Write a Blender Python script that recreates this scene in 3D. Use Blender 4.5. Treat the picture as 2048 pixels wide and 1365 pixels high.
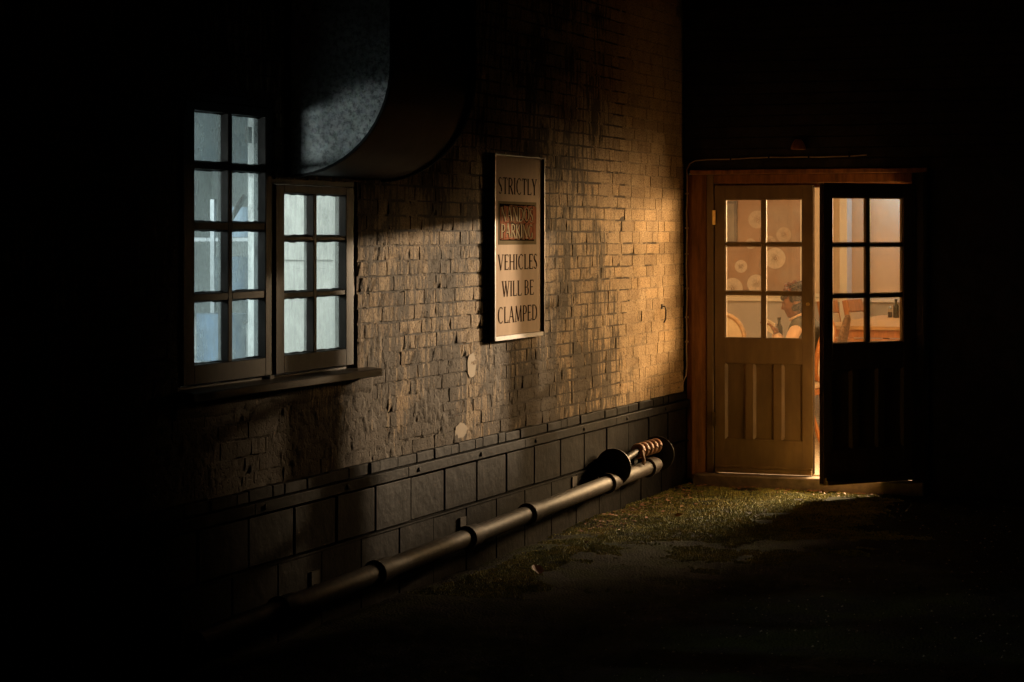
import bpy, bmesh, math, random
import numpy as np
from mathutils import Vector, Matrix
for o in list(bpy.data.objects): bpy.data.objects.remove(o)
S = bpy.context.scene
COL = S.collection
rnd = random.Random(7)
R = math.radians

# ------------------------------------------------------------------ camera, sky, moon, exposure
cam_d = bpy.data.cameras.new('camera'); cam = bpy.data.objects.new('camera', cam_d); COL.objects.link(cam)
cam.location = (4.505, -14.972, 1.70)
cam.rotation_euler = (R(90), 0, R(21.156))
cam_d.sensor_width = 36; cam_d.lens = 36 * 4460 / 2048
cam_d.shift_y = -(682.5 - 470) / 2048
cam_d.clip_start = 0.1; cam_d.clip_end = 800
S.camera = cam

W = bpy.data.worlds.new('World'); S.world = W; W.use_nodes = True
wn = W.node_tree; bg = wn.nodes['Background']
sky = wn.nodes.new('ShaderNodeTexSky'); sky.sky_type = 'NISHITA'; sky.sun_disc = False
sky.sun_elevation = R(2); sky.sun_rotation = R(140)
wn.links.new(sky.outputs[0], bg.inputs[0]); bg.inputs[1].default_value = 0.0007
sun_d = bpy.data.lights.new('moon', 'SUN'); sun_d.energy = 0.001; sun_d.angle = R(0.5); sun_d.color = (.75, .85, 1)
sun = bpy.data.objects.new('moon', sun_d); COL.objects.link(sun); sun.rotation_euler = (R(50), 0, R(40)); sun.location = (5, -8, 12)
S.view_settings.view_transform = 'Standard'; S.view_settings.look = 'None'
S.view_settings.exposure = 0.0; S.view_settings.gamma = 1.0; S.view_settings.use_curve_mapping = False
S.cycles.use_denoising = True
S.cycles.max_bounces = 10; S.cycles.diffuse_bounces = 5; S.cycles.transparent_max_bounces = 24
S.cycles.sample_clamp_indirect = 3.0
S.cycles.caustics_reflective = False; S.cycles.caustics_refractive = False

# ------------------------------------------------------------------ materials
MATS = {}
def new_mat(name):
    m = bpy.data.materials.new(name); m.use_nodes = True; MATS[name] = m
    nt = m.node_tree; return m, nt, nt.nodes['Principled BSDF']
def nd(nt, t, **kw):
    n = nt.nodes.new(t)
    for k, v in kw.items():
        if k in n.inputs: n.inputs[k].default_value = v
        else: setattr(n, k, v)
    return n
def ramp(nt, fac, stops):
    r = nt.nodes.new('ShaderNodeValToRGB'); e = r.color_ramp.elements
    e[0].position, e[0].color = stops[0][0], (*stops[0][1], 1)
    e[1].position, e[1].color = stops[-1][0], (*stops[-1][1], 1)
    for p, c in stops[1:-1]:
        x = e.new(p); x.color = (*c, 1)
    nt.links.new(fac, r.inputs[0]); return r.outputs[0]
def g(v): return (v, v, v)
def noise(nt, scale, detail=6, rough=.6, vec=None, stretch=None):
    n = nd(nt, 'ShaderNodeTexNoise', Scale=scale, Detail=detail, Roughness=rough)
    if vec is None: vec = nt.nodes.new('ShaderNodeTexCoord').outputs['Object']
    if stretch:
        mp = nt.nodes.new('ShaderNodeMapping'); mp.inputs['Scale'].default_value = stretch
        nt.links.new(vec, mp.inputs[0]); vec = mp.outputs[0]
    nt.links.new(vec, n.inputs['Vector']); return n.outputs['Fac']
def mixc(nt, fac, a, b, mode='MIX'):
    m = nt.nodes.new('ShaderNodeMix'); m.data_type = 'RGBA'; m.blend_type = mode
    for s, v in ((m.inputs[6], a), (m.inputs[7], b)):
        if isinstance(v, tuple): s.default_value = (*v, 1)
        else: nt.links.new(v, s)
    if isinstance(fac, (int, float)): m.inputs[0].default_value = fac
    else: nt.links.new(fac, m.inputs[0])
    return m.outputs[2]
def bump(nt, bsdf, h, strength=.5, dist=.01):
    b = nd(nt, 'ShaderNodeBump', Strength=strength, Distance=dist)
    nt.links.new(h, b.inputs['Height']); nt.links.new(b.outputs[0], bsdf.inputs['Normal'])
def simple(name, col, rough=.6, metal=0., var=.25, scale=30, bmp=.15, dist=.004, stretch=None, spec=.5):
    m, nt, b = new_mat(name)
    n = noise(nt, scale, 6, .62, stretch=stretch)
    lo = tuple(max(0, c * (1 - var)) for c in col); hi = tuple(min(1, c * (1 + var)) for c in col)
    nt.links.new(ramp(nt, n, [(.3, lo), (.7, hi)]), b.inputs['Base Color'])
    b.inputs['Roughness'].default_value = rough; b.inputs['Metallic'].default_value = metal
    b.inputs['Specular IOR Level'].default_value = spec
    if bmp: bump(nt, b, n, bmp, dist)
    return m

def wall_paint(name, mortar=False):
    m, nt, b = new_mat(name)
    pos = nt.nodes.new('ShaderNodeNewGeometry').outputs['Position']
    sep = nt.nodes.new('ShaderNodeSeparateXYZ'); nt.links.new(pos, sep.inputs[0])
    fine = noise(nt, 95, 8, .72, pos)
    mid = noise(nt, 9, 6, .65, pos)
    big = noise(nt, 2.2, 5, .6, pos)
    streak = noise(nt, 6, 6, .65, pos, (1, 4.5, .7))
    base = ramp(nt, mid, [(.3, (.35, .255, .155)), (.52, (.47, .35, .22)), (.75, (.55, .425, .275))])
    oi = nt.nodes.new('ShaderNodeObjectInfo'); ta = nd(nt, 'ShaderNodeAttribute', attribute_name='tone')
    tt = nd(nt, 'ShaderNodeMath', operation='ADD'); nt.links.new(oi.outputs['Random'], tt.inputs[0]); nt.links.new(ta.outputs['Fac'], tt.inputs[1])
    tf = nd(nt, 'ShaderNodeMath', operation='FRACT'); nt.links.new(tt.outputs[0], tf.inputs[0])
    if not mortar: base = mixc(nt, 1., base, ramp(nt, tf.outputs[0], [(0, (.74, .70, .66)), (.3, (.93, .90, .86)), (.7, (1., .97, .92)), (1, (1.12, 1.04, .92))]), 'MULTIPLY')
    # flaked paint showing darker brick
    fl = ramp(nt, fine, [(.425, g(1)), (.50, g(0))])
    c1 = mixc(nt, fl, base, (.17, .115, .07))
    # grime: streaks and blotches, heavier near the plinth and around the window
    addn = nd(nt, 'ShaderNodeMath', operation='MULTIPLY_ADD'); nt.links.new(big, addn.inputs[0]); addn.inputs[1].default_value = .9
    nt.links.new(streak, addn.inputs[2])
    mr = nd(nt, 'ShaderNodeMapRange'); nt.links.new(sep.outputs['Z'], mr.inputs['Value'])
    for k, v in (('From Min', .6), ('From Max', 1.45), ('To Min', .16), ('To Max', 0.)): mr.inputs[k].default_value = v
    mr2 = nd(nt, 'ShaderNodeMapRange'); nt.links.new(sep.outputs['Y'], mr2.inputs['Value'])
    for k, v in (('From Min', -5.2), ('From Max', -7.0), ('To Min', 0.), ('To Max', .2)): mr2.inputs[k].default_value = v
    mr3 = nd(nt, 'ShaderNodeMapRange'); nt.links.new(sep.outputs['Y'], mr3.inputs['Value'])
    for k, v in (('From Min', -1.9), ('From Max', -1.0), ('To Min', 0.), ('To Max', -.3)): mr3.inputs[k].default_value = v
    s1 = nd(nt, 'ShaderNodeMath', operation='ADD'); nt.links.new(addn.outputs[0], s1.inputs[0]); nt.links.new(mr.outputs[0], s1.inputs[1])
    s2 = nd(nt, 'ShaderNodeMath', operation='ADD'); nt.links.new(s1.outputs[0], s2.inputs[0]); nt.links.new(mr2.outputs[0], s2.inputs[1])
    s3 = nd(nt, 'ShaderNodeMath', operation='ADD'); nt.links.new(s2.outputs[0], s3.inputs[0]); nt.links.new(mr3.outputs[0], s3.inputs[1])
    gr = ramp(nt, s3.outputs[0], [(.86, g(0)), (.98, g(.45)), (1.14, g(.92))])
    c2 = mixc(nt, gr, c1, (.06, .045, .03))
    # green-grey lichen specks
    li = ramp(nt, noise(nt, 24, 4, .6, pos), [(.62, g(0)), (.7, g(.5))])
    c3 = mixc(nt, li, c2, (.16, .15, .08))
    if mortar:
        at = nd(nt, 'ShaderNodeAttribute', attribute_name='bare')
        c3 = mixc(nt, at.outputs['Fac'], c3, ramp(nt, mid, [(.3, (.035, .025, .017)), (.7, (.09, .066, .044))]))
    nt.links.new(c3, b.inputs['Base Color'])
    b.inputs['Roughness'].default_value = .82; b.inputs['Specular IOR Level'].default_value = .1
    grain = noise(nt, 170, 4, .6, pos); pits = noise(nt, 48, 4, .55, pos)
    pr2 = ramp(nt, pits, [(.36, g(0)), (.47, g(1))])
    h = nd(nt, 'ShaderNodeMath', operation='MULTIPLY_ADD'); nt.links.new(grain, h.inputs[0]); h.inputs[1].default_value = .5; nt.links.new(pr2, h.inputs[2])
    bump(nt, b, h.outputs[0], .6, .005)
    return m

def glass(name, dirt, tint=(1, 1, 1), dirtcol=(.75, .78, .75), scale=6., transl=.75):
    m, nt, b = new_mat(name)
    out = nt.nodes['Material Output']; nt.nodes.remove(b)
    tr = nd(nt, 'ShaderNodeBsdfTransparent'); tr.inputs[0].default_value = (*tint, 1)
    gl = nd(nt, 'ShaderNodeBsdfGlossy', Roughness=.02)
    fr = nd(nt, 'ShaderNodeFresnel', IOR=1.45)   # thin pane: same reflectance from both sides
    bfn = nt.nodes.new('ShaderNodeNewGeometry').outputs['Backfacing']; io = nd(nt, 'ShaderNodeMapRange'); nt.links.new(bfn, io.inputs['Value'])
    io.inputs['To Min'].default_value = 1.45; io.inputs['To Max'].default_value = 1 / 1.45; nt.links.new(io.outputs[0], fr.inputs['IOR'])
    mx = nt.nodes.new('ShaderNodeMixShader'); nt.links.new(fr.outputs[0], mx.inputs[0])
    nt.links.new(tr.outputs[0], mx.inputs[1]); nt.links.new(gl.outputs[0], mx.inputs[2])
    tl = nd(nt, 'ShaderNodeBsdfTranslucent'); tl.inputs[0].default_value = (*dirtcol, 1)
    df = nd(nt, 'ShaderNodeBsdfDiffuse'); df.inputs[0].default_value = (*[c * .4 for c in dirtcol], 1)
    ad = nt.nodes.new('ShaderNodeMixShader'); ad.inputs[0].default_value = 1 - transl
    nt.links.new(tl.outputs[0], ad.inputs[1]); nt.links.new(df.outputs[0], ad.inputs[2])
    pos = nt.nodes.new('ShaderNodeNewGeometry').outputs['Position']
    n1 = noise(nt, scale, 6, .65, pos); n2 = noise(nt, scale * 5, 5, .7, pos, (1, 2, .5))
    a = nd(nt, 'ShaderNodeMath', operation='MULTIPLY_ADD'); nt.links.new(n2, a.inputs[0]); a.inputs[1].default_value = .6; nt.links.new(n1, a.inputs[2])
    f = ramp(nt, a.outputs[0], [(.55, g(dirt * .25)), (1.05, g(min(1, dirt * 1.5)))])
    mx2 = nt.nodes.new('ShaderNodeMixShader'); nt.links.new(f, mx2.inputs[0])
    nt.links.new(mx.outputs[0], mx2.inputs[1]); nt.links.new(ad.outputs[0], mx2.inputs[2])
    nt.links.new(mx2.outputs[0], out.inputs[0]); return m

def emit(name, col, st):
    m, nt, b = new_mat(name)
    b.inputs['Base Color'].default_value = (*col, 1)
    b.inputs['Emission Color'].default_value = (*col, 1); b.inputs['Emission Strength'].default_value = st
    return m

M_wall = wall_paint('old_painted_brick')
M_mortar = wall_paint('part_painted_mortar', True)
M_plinth = simple('black_plinth_paint', (.0068, .0058, .0052), .6, 0, .8, 11, .6, .010, None, .05)
M_black = simple('black_paint_and_shade', (.018, .016, .015), .6, 0, .3, 20, .2, spec=0.1)
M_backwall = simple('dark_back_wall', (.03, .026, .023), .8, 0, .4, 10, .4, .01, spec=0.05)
M_window = simple('brown_grey_window_paint', (.024, .019, .016), .5, 0, .5, 18, .35, .003, (1, 1, .4), spec=0.08)
M_sill = simple('worn_sill_paint', (.075, .06, .05), .36, 0, .35, 12, .4, .004, spec=0.25)
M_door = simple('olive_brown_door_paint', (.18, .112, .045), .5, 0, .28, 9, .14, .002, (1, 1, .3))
M_edge = simple('dimmed_door_edge', (.03, .02, .011), .7, 0, .4, 20, .2, spec=0)  # edge colour darkened to hold down the lamplight falling on it
M_cream = simple('cream_bounce_coat', (.50, .41, .28), .5, 0, .05, 8, .05)
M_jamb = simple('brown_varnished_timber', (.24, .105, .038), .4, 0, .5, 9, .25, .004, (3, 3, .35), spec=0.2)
M_stone = simple('worn_threshold_stone', (.22, .16, .11), .75, 0, .4, 14, .4, .006)
M_brass = simple('brass', (.75, .55, .22), .3, 1, .15, 30, .05)
M_iron = simple('cast_iron_black', (.034, .023, .017), .6, 0, .75, 22, .3, .004, spec=0.3)
M_rubber = simple('black_rubber', (.02, .02, .02), .5, 0, .2, 20, .1, spec=0.15)
M_hose = simple('terracotta_hose', (.36, .19, .11), .5, 0, .2, 30, .1)
M_cable = simple('grey_cable', (.34, .25, .18), .5, 0, .2, 40, .1)
M_signface = simple('cream_sign_face', (.74, .58, .45), .75, 0, .07, 5, .04, .002, (1, 3, .4), .0)
M_signframe = simple('bronze_sign_frame', (.06, .034, .018), .5, 0, .2, 20, .1)
M_signdark = simple('dark_sign_body', (.02, .016, .014), .6, 0, .2, 20, .1)
M_letter = simple('dark_brown_lettering', (.045, .025, .016), .5, 0, .1, 20, 0, .002, None, 0)
M_poster = simple('olive_grey_poster', (.26, .21, .135), .5, 0, .15, 12, 0, .002, None, 0)
M_terra = simple('terracotta_print', (.42, .17, .10), .5, 0, .3, 14, 0, .002, None, 0)
M_brownp = simple('brown_print', (.26, .135, .08), .5, 0, .3, 14, 0, .002, None, 0)
M_pale = simple('pale_print', (.52, .41, .27), .5, 0, .15, 14, 0, .002, None, 0)
M_ink = simple('black_print', (.02, .014, .01), .5, 0, .1, 14, 0, .002, None, 0)
M_leaf = simple('vine_leaf', (.10, .085, .03), .5, 0, .5, 30, .2)
M_dead = simple('dead_leaf', (.26, .11, .04), .6, 0, .5, 30, .2)
M_stem = simple('vine_stem', (.14, .10, .06), .7, 0, .3, 30, .2)
M_filler = simple('cream_filler', (.38, .29, .185), .8, 0, .08, 10, .1)
M_flex = simple('flexible_grey', (.2, .19, .18), .5)
M_dglass = glass('door_glass', .010, (1, .985, .95), (.8, .7, .55), 5)
M_kglass = glass('kitchen_glass', .36, (.93, .98, 1.), (.66, .76, .76), 5, .35)
M_kglass2 = glass('misted_kitchen_glass', .30, (.95, .98, .97), (.72, .76, .72), 4, .35)

def duct_mat():
    m, nt, b = new_mat('galvanised_steel')
    co = nt.nodes.new('ShaderNodeTexCoord').outputs['Object']
    v = nd(nt, 'ShaderNodeTexVoronoi', Scale=46.); nt.links.new(co, v.inputs['Vector'])
    n = noise(nt, 38, 5, .75, co); n2 = noise(nt, 5, 4, .6, co)
    c = mixc(nt, ramp(nt, n, [(.4, g(0)), (.56, g(1))]), (.16, .18, .18), (.62, .64, .58))
    c = mixc(nt, .35, c, v.outputs['Color'], 'SOFT_LIGHT')
    bw = nt.nodes.new('ShaderNodeHueSaturation'); bw.inputs['Saturation'].default_value = .3; nt.links.new(c, bw.inputs['Color'])
    c = mixc(nt, ramp(nt, n2, [(.35, g(.55)), (.6, g(0))]), bw.outputs[0], (.2, .2, .19))
    nt.links.new(c, b.inputs['Base Color']); b.inputs['Roughness'].default_value = .5; b.inputs['Metallic'].default_value = .0
    bump(nt, b, n, .15, .003); return m
M_duct = duct_mat()
M_ductb = simple('shade_dark_duct_sheet', (.02, .0195, .019), .5, .3, .4, 8, .1, spec=0.1)  # shade put into the colour: the galvanised body darkened to sink back

def ground_mat():
    m, nt, b = new_mat('damp_asphalt')
    pos = nt.nodes.new('ShaderNodeNewGeometry').outputs['Position']
    n = noise(nt, 90, 6, .7, pos); n2 = noise(nt, 4, 6, .65, pos)
    v = nd(nt, 'ShaderNodeTexVoronoi', Scale=75.); nt.links.new(pos, v.inputs['Vector'])
    c = mixc(nt, ramp(nt, n, [(.35, g(0)), (.7, g(1))]), (.008, .0075, .0065), (.026, .023, .019))
    c = mixc(nt, ramp(nt, n2, [(.42, g(0)), (.58, g(.85))]), c, (.03, .036, .009))
    nt.links.new(c, b.inputs['Base Color'])
    nt.links.new(ramp(nt, n2, [(.35, g(.75)), (.65, g(.95))]), b.inputs['Roughness'])
    b.inputs['Specular IOR Level'].default_value = .05
    a = nd(nt, 'ShaderNodeMath', operation='SUBTRACT'); nt.links.new(n, a.inputs[0]); nt.links.new(v.outputs['Distance'], a.inputs[1])
    bump(nt, b, a.outputs[0], .8, .012); return m
M_ground = ground_mat()
def moss_mat():
    m, nt, b = new_mat('moss')
    pos = nt.nodes.new('ShaderNodeNewGeometry').outputs['Position']
    n = noise(nt, 7, 5, .65, pos); n1 = noise(nt, 60, 4, .6, pos)
    c = ramp(nt, n, [(.3, (.09, .12, .014)), (.5, (.25, .25, .026)), (.7, (.42, .34, .05))])
    c = mixc(nt, ramp(nt, n1, [(.4, g(.6)), (.6, g(0))]), c, (.05, .045, .015))
    nt.links.new(c, b.inputs['Base Color']); b.inputs['Roughness'].default_value = .8; return m
M_moss = moss_mat()
M_pebble = simple('pebble', (.16, .14, .11), .5, 0, .5, 8, .1)
# interior
M_iwall = simple('cream_interior_wall', (.74, .58, .38), .8, 0, .04, 3, .03)
M_iwall2 = simple('tan_interior_wall', (.72, .50, .27), .8, 0, .04, 3, .03)
M_idado = simple('greige_dado', (.50, .43, .35), .7, 0, .05, 4, .05)
M_itrim = simple('cream_trim', (.82, .72, .52), .5, 0, .04, 4, .02)
M_iwhite = simple('white_ceiling', (.75, .7, .62), .8, 0, .03, 3, .02)
def paper_mat():
    m, nt, b = new_mat('brown_mottled_wallpaper')
    n = noise(nt, 2.6, 6, .6); n2 = noise(nt, 1.1, 4, .6); n3 = noise(nt, 14, 6, .7, None, (1, 1, .3))
    c = ramp(nt, n, [(.3, (.30, .17, .095)), (.55, (.37, .215, .12)), (.75, (.42, .28, .18))])
    c = mixc(nt, ramp(nt, n2, [(.5, g(0)), (.7, g(.45))]), c, (.34, .30, .24))
    c = mixc(nt, ramp(nt, n3, [(.56, g(0)), (.66, g(.35))]), c, (.22, .14, .09))
    nt.links.new(c, b.inputs['Base Color']); b.inputs['Roughness'].default_value = .75; return m
M_paper = paper_mat()
M_motif = simple('pale_motif_print', (.62, .50, .36), .75, 0, .12, 40, 0)
M_motif2 = simple('faint_motif_print', (.46, .34, .23), .75, 0, .12, 40, 0)
M_motifd = simple('brown_motif_print', (.22, .125, .07), .75, 0, .2, 20, 0)
def carpet_mat():
    m, nt, b = new_mat('flecked_carpet')
    n = noise(nt, 55, 4, .7); v = nd(nt, 'ShaderNodeTexVoronoi', Scale=22.)
    nt.links.new(nt.nodes.new('ShaderNodeTexCoord').outputs['Object'], v.inputs['Vector'])
    c = ramp(nt, n, [(.38, (.16, .12, .08)), (.6, (.55, .48, .38))])
    c = mixc(nt, ramp(nt, v.outputs['Distance'], [(.1, g(.5)), (.4, g(0))]), c, (.5, .45, .36))
    nt.links.new(c, b.inputs['Base Color']); b.inputs['Roughness'].default_value = .95; return m
M_carpet = carpet_mat()
M_oak = simple('oak', (.60, .37, .17), .45, 0, .2, 8, .1, .002, (.6, 4, 4))
M_redwood = simple('orange_wood', (.55, .24, .085), .38, 0, .2, 8, .1, .002, (4, 4, .5))
M_darkwood = simple('dark_wood', (.16, .085, .04), .45, 0, .35, 8, .1, .002, (3, 3, .4))
M_pad = simple('cream_upholstery', (.75, .60, .40), .85, 0, .06, 40, .1)
M_tweed = simple('brown_tweed', (.24, .15, .09), .9, 0, .5, 45, .2)
M_picframe = simple('picture_frame', (.09, .07, .055), .45, 0, .2, 8, .05)
M_picture = simple('grey_picture', (.20, .17, .13), .5, 0, .3, 4, 0)
M_bottle = simple('dark_bottle', (.025, .022, .012), .15, 0, .2, 8, 0)
M_cglass = glass('clear_glass', .12, (.95, .93, .88), (.8, .7, .55), 20)
M_pepper = simple('pepper', (.08, .05, .03), .8)
M_salt = simple('salt', (.8, .76, .68), .8)
M_steel = simple('steel', (.30, .32, .33), .45, .4, .15, 6, .05)
M_kwall = simple('white_kitchen_wall', (.74, .78, .76), .6, 0, .04, 3, .02)
M_kblue = simple('blue_grey_unit', (.22, .30, .38), .45, 0, .2, 5, .03)
M_kdark = simple('dark_blue_steel', (.10, .16, .24), .4, .2, .4, 5, .03)
M_kwhite = simple('white_unit', (.42, .43, .41), .45, 0, .03, 4, .02)
M_kfloor = simple('kitchen_floor', (.35, .36, .36), .6, 0, .15, 10, .05)
M_skin = simple('brown_skin', (.19, .085, .045), .5, 0, .12, 25, .05)
M_hair = simple('greying_dark_hair', (.035, .027, .026), .7, 0, .6, 45, .6, .01)
M_hairtop = simple('auburn_hair', (.13, .05, .045), .7, 0, .5, 45, .6, .01)
M_gilet = simple('dark_padded_gilet', (.07, .065, .05), .8, 0, .3, 30, .25)
M_shirt = simple('cream_pink_sleeve', (.78, .58, .46), .85, 0, .06, 20, .1)
M_trouser = simple('dark_trousers', (.03, .03, .035), .85)
M_white = simple('white_paper', (.85, .82, .76), .6, 0, .02, 5, 0)
M_bulb = emit('warm_bulb', (1, .75, .45), 12)
M_tube = emit('cool_tube', (.8, .95, 1), 6)
M_fixture = simple('fixture_metal', (.4, .38, .35), .4, .5)

# ------------------------------------------------------------------ mesh building
def wloc(o):
    v = Vector((0, 0, 0))
    while o is not None:
        v += o.location; o = o.parent
    return v
def tag(o, label=None, cat=None, group=None, kind=None):
    if label: o['label'] = label
    if cat: o['category'] = cat
    if group: o['group'] = group
    if kind: o['kind'] = kind
    return o
def thing(name, label, cat, loc=(0, 0, 0), group=None):
    o = bpy.data.objects.new(name, None); COL.objects.link(o); o.location = loc; o.empty_display_size = .1
    return tag(o, label, cat, group)
class MB:
    def __init__(s): s.v = []; s.f = []
    def add(s, vs, fs):
        n = len(s.v); s.v += [tuple(v) for v in vs]; s.f += [tuple(i + n for i in f) for f in fs]; return s
    def box(s, a, b, M=None):
        x0, y0, z0 = a; x1, y1, z1 = b
        vs = [(x0, y0, z0), (x1, y0, z0), (x1, y1, z0), (x0, y1, z0), (x0, y0, z1), (x1, y0, z1), (x1, y1, z1), (x0, y1, z1)]
        if M is not None: vs = [tuple(M @ Vector(v)) for v in vs]
        return s.add(vs, [(0, 3, 2, 1), (4, 5, 6, 7), (0, 1, 5, 4), (1, 2, 6, 5), (2, 3, 7, 6), (3, 0, 4, 7)])
    def tube(s, pts, r, n=10, caps=True):
        pts = [Vector(p) for p in pts]; rs = r if isinstance(r, (list, tuple)) else [r] * len(pts)
        vs, fs = [], []; up = None
        for i, p in enumerate(pts):
            t = (pts[min(i + 1, len(pts) - 1)] - pts[max(i - 1, 0)]).normalized()
            if up is None:
                up = Vector((0, 0, 1)) if abs(t.z) < .9 else Vector((1, 0, 0))
            a = t.cross(up).normalized(); b = a.cross(t).normalized(); up = b
            for k in range(n):
                q = 2 * math.pi * k / n; vs.append(p + (a * math.cos(q) + b * math.sin(q)) * rs[i])
        for i in range(len(pts) - 1):
            for k in range(n):
                k2 = (k + 1) % n; fs.append((i * n + k, i * n + k2, (i + 1) * n + k2, (i + 1) * n + k))
        if caps:
            fs.append(tuple(range(n - 1, -1, -1))); m = (len(pts) - 1) * n; fs.append(tuple(range(m, m + n)))
        return s.add(vs, fs)
    def lathe(s, c, prof, n=20, axis='Z', M=None):
        vs, fs = [], []
        for r, h in prof:
            for k in range(n):
                q = 2 * math.pi * k / n
                v = Vector((r * math.cos(q), r * math.sin(q), h))
                if axis == 'Y': v = Vector((v.x, v.z, v.y))
                if axis == 'X': v = Vector((v.z, v.x, v.y))
                if M is not None: v = M @ v
                vs.append(Vector(c) + v)
        for i in range(len(prof) - 1):
            for k in range(n):
                k2 = (k + 1) % n; fs.append((i * n + k, i * n + k2, (i + 1) * n + k2, (i + 1) * n + k))
        fs.append(tuple(range(n - 1, -1, -1))); m = (len(prof) - 1) * n; fs.append(tuple(range(m, m + n)))
        return s.add(vs, fs)
    def prism(s, poly, fn, h0, h1):
        n = len(poly); vs = [fn(p, h0) for p in poly] + [fn(p, h1) for p in poly]
        fs = [tuple(range(n - 1, -1, -1)), tuple(range(n, 2 * n))] + [(i, (i + 1) % n, n + (i + 1) % n, n + i) for i in range(n)]
        return s.add(vs, fs)
    def build(s, name, mat, parent=None, smooth=False, bevel=0, xf=None):
        me = bpy.data.meshes.new(name); off = wloc(parent)
        vs = s.v if xf is None else [tuple(xf @ Vector(v)) for v in s.v]
        me.from_pydata([(v[0] - off.x, v[1] - off.y, v[2] - off.z) for v in vs], [], s.f)
        bm = bmesh.new(); bm.from_mesh(me); bmesh.ops.recalc_face_normals(bm, faces=bm.faces)
        if bevel: bmesh.ops.bevel(bm, geom=[e for e in bm.edges if e.calc_face_angle(0) > .5], offset=bevel, segments=1, affect='EDGES')
        bm.to_mesh(me); bm.free()
        if smooth:
            me.polygons.foreach_set('use_smooth', [True] * len(me.polygons))
            try: me.set_sharp_from_angle(angle=R(40))
            except Exception: pass
        me.materials.append(mat)
        o = bpy.data.objects.new(name, me); COL.objects.link(o); o.parent = parent; return o
def box(name, a, b, mat, parent=None, bevel=0, xf=None): return MB().box(a, b).build(name, mat, parent, False, bevel, xf)
def struct(o): o['kind'] = 'structure'; return o
def grid_mesh(name, P, mat, parent=None, mask=None, smooth=True):
    """P: (n,m,3) numpy array of world points; mask (n-1,m-1) keep"""
    n, m = P.shape[:2]; idx = np.arange(n * m).reshape(n, m)
    q = np.stack([idx[:-1, :-1], idx[1:, :-1], idx[1:, 1:], idx[:-1, 1:]], -1)
    q = q[mask] if mask is not None else q.reshape(-1, 4)
    used, inv = np.unique(q.ravel(), return_inverse=True)
    off = wloc(parent); V = P.reshape(-1, 3)[used] - np.array(off)
    me = bpy.data.meshes.new(name)
    me.vertices.add(len(V)); me.vertices.foreach_set('co', V.astype(np.float32).ravel())
    nf = len(q); me.loops.add(nf * 4); me.loops.foreach_set('vertex_index', inv.astype(np.int32))
    me.polygons.add(nf); me.polygons.foreach_set('loop_start', np.arange(0, nf * 4, 4, dtype=np.int32))
    me.polygons.foreach_set('loop_total', np.full(nf, 4, dtype=np.int32))
    me.update(calc_edges=True); me.validate()
    if smooth: me.polygons.foreach_set('use_smooth', [True] * nf)
    me.materials.append(mat); o = bpy.data.objects.new(name, me); COL.objects.link(o); o.parent = parent; return o
NR = np.random.RandomState(3)
_T = NR.rand(256, 256)
def vnoise(u, v):
    i = np.floor(u).astype(int); j = np.floor(v).astype(int); a = u - i; b = v - j
    a = a * a * (3 - 2 * a); b = b * b * (3 - 2 * b)
    t = lambda p, q: _T[p % 256, q % 256]
    return (t(i, j) * (1 - a) + t(i + 1, j) * a) * (1 - b) + (t(i, j + 1) * (1 - a) + t(i + 1, j + 1) * a) * b
def fbm(u, v, oct=5, gain=.55):
    s = 0; a = 1; w = 0
    for k in range(oct):
        s = s + a * vnoise(u * 2 ** k + 17.3 * k, v * 2 ** k + 5.1 * k); w += a; a *= gain
    return s / w
def sstep(x, a, b):
    t = np.clip((x - a) / (b - a), 0, 1); return t * t * (3 - 2 * t)

# ------------------------------------------------------------------ ground
def ground_z(x, y): return -.03 - .012 * np.clip(-y, 0, 8) * .6 - .008 * np.clip(x, 0, 5)
xs = np.concatenate([[-120, -40, -12, -4, -1], np.arange(-.3, 5.2, .035), [6, 8, 12, 25, 60, 120, 300]])
ys = np.concatenate([[-300, -120, -50, -25, -16, -12], np.arange(-9.5, .06, .035), [.08]])
GX, GY = np.meshgrid(xs, ys, indexing='ij')
GZ = ground_z(GX, GY) + (fbm(GX * 3, GY * 3, 6) - .5) * .05 * ((GX > -.4) & (GX < 5.3) & (GY > -9.6))
struct(grid_mesh('ground', np.stack([GX, GY, GZ], -1), M_ground))

# ------------------------------------------------------------------ brick wall on the left (plane x = 0)
BW = thing('brick_wall', 'long weathered cream painted brick wall receding to the corner', 'wall', (0, -4, 0))
YA, YB, ZT = -9.6, 0.0, 3.75
WY0, WYm, WY1, WZ0, WZt, WZs = -7.06, -6.215, -5.36, 1.06, 2.29, 1.955     # stepped window opening
ex = lambda y0, y1, z0, z1: (y1 > WY0 and y0 < WYm and z1 > WZ0 and z0 < WZt) or (y1 > WYm - .01 and y0 < WY1 and z1 > WZ0 and z0 < WZs)
core = MB()
for a in ((YA, WY0, -.4, ZT), (WY1, YB + .3, -.4, ZT), (WY0, WY1, -.4, WZ0), (WY0, WYm, WZt, ZT), (WYm, WY1, WZs, ZT)):
    core.box((-.12, a[0], a[2]), (-.022, a[1], a[3]))
core.build('wall_core', M_wall, BW)
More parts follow.
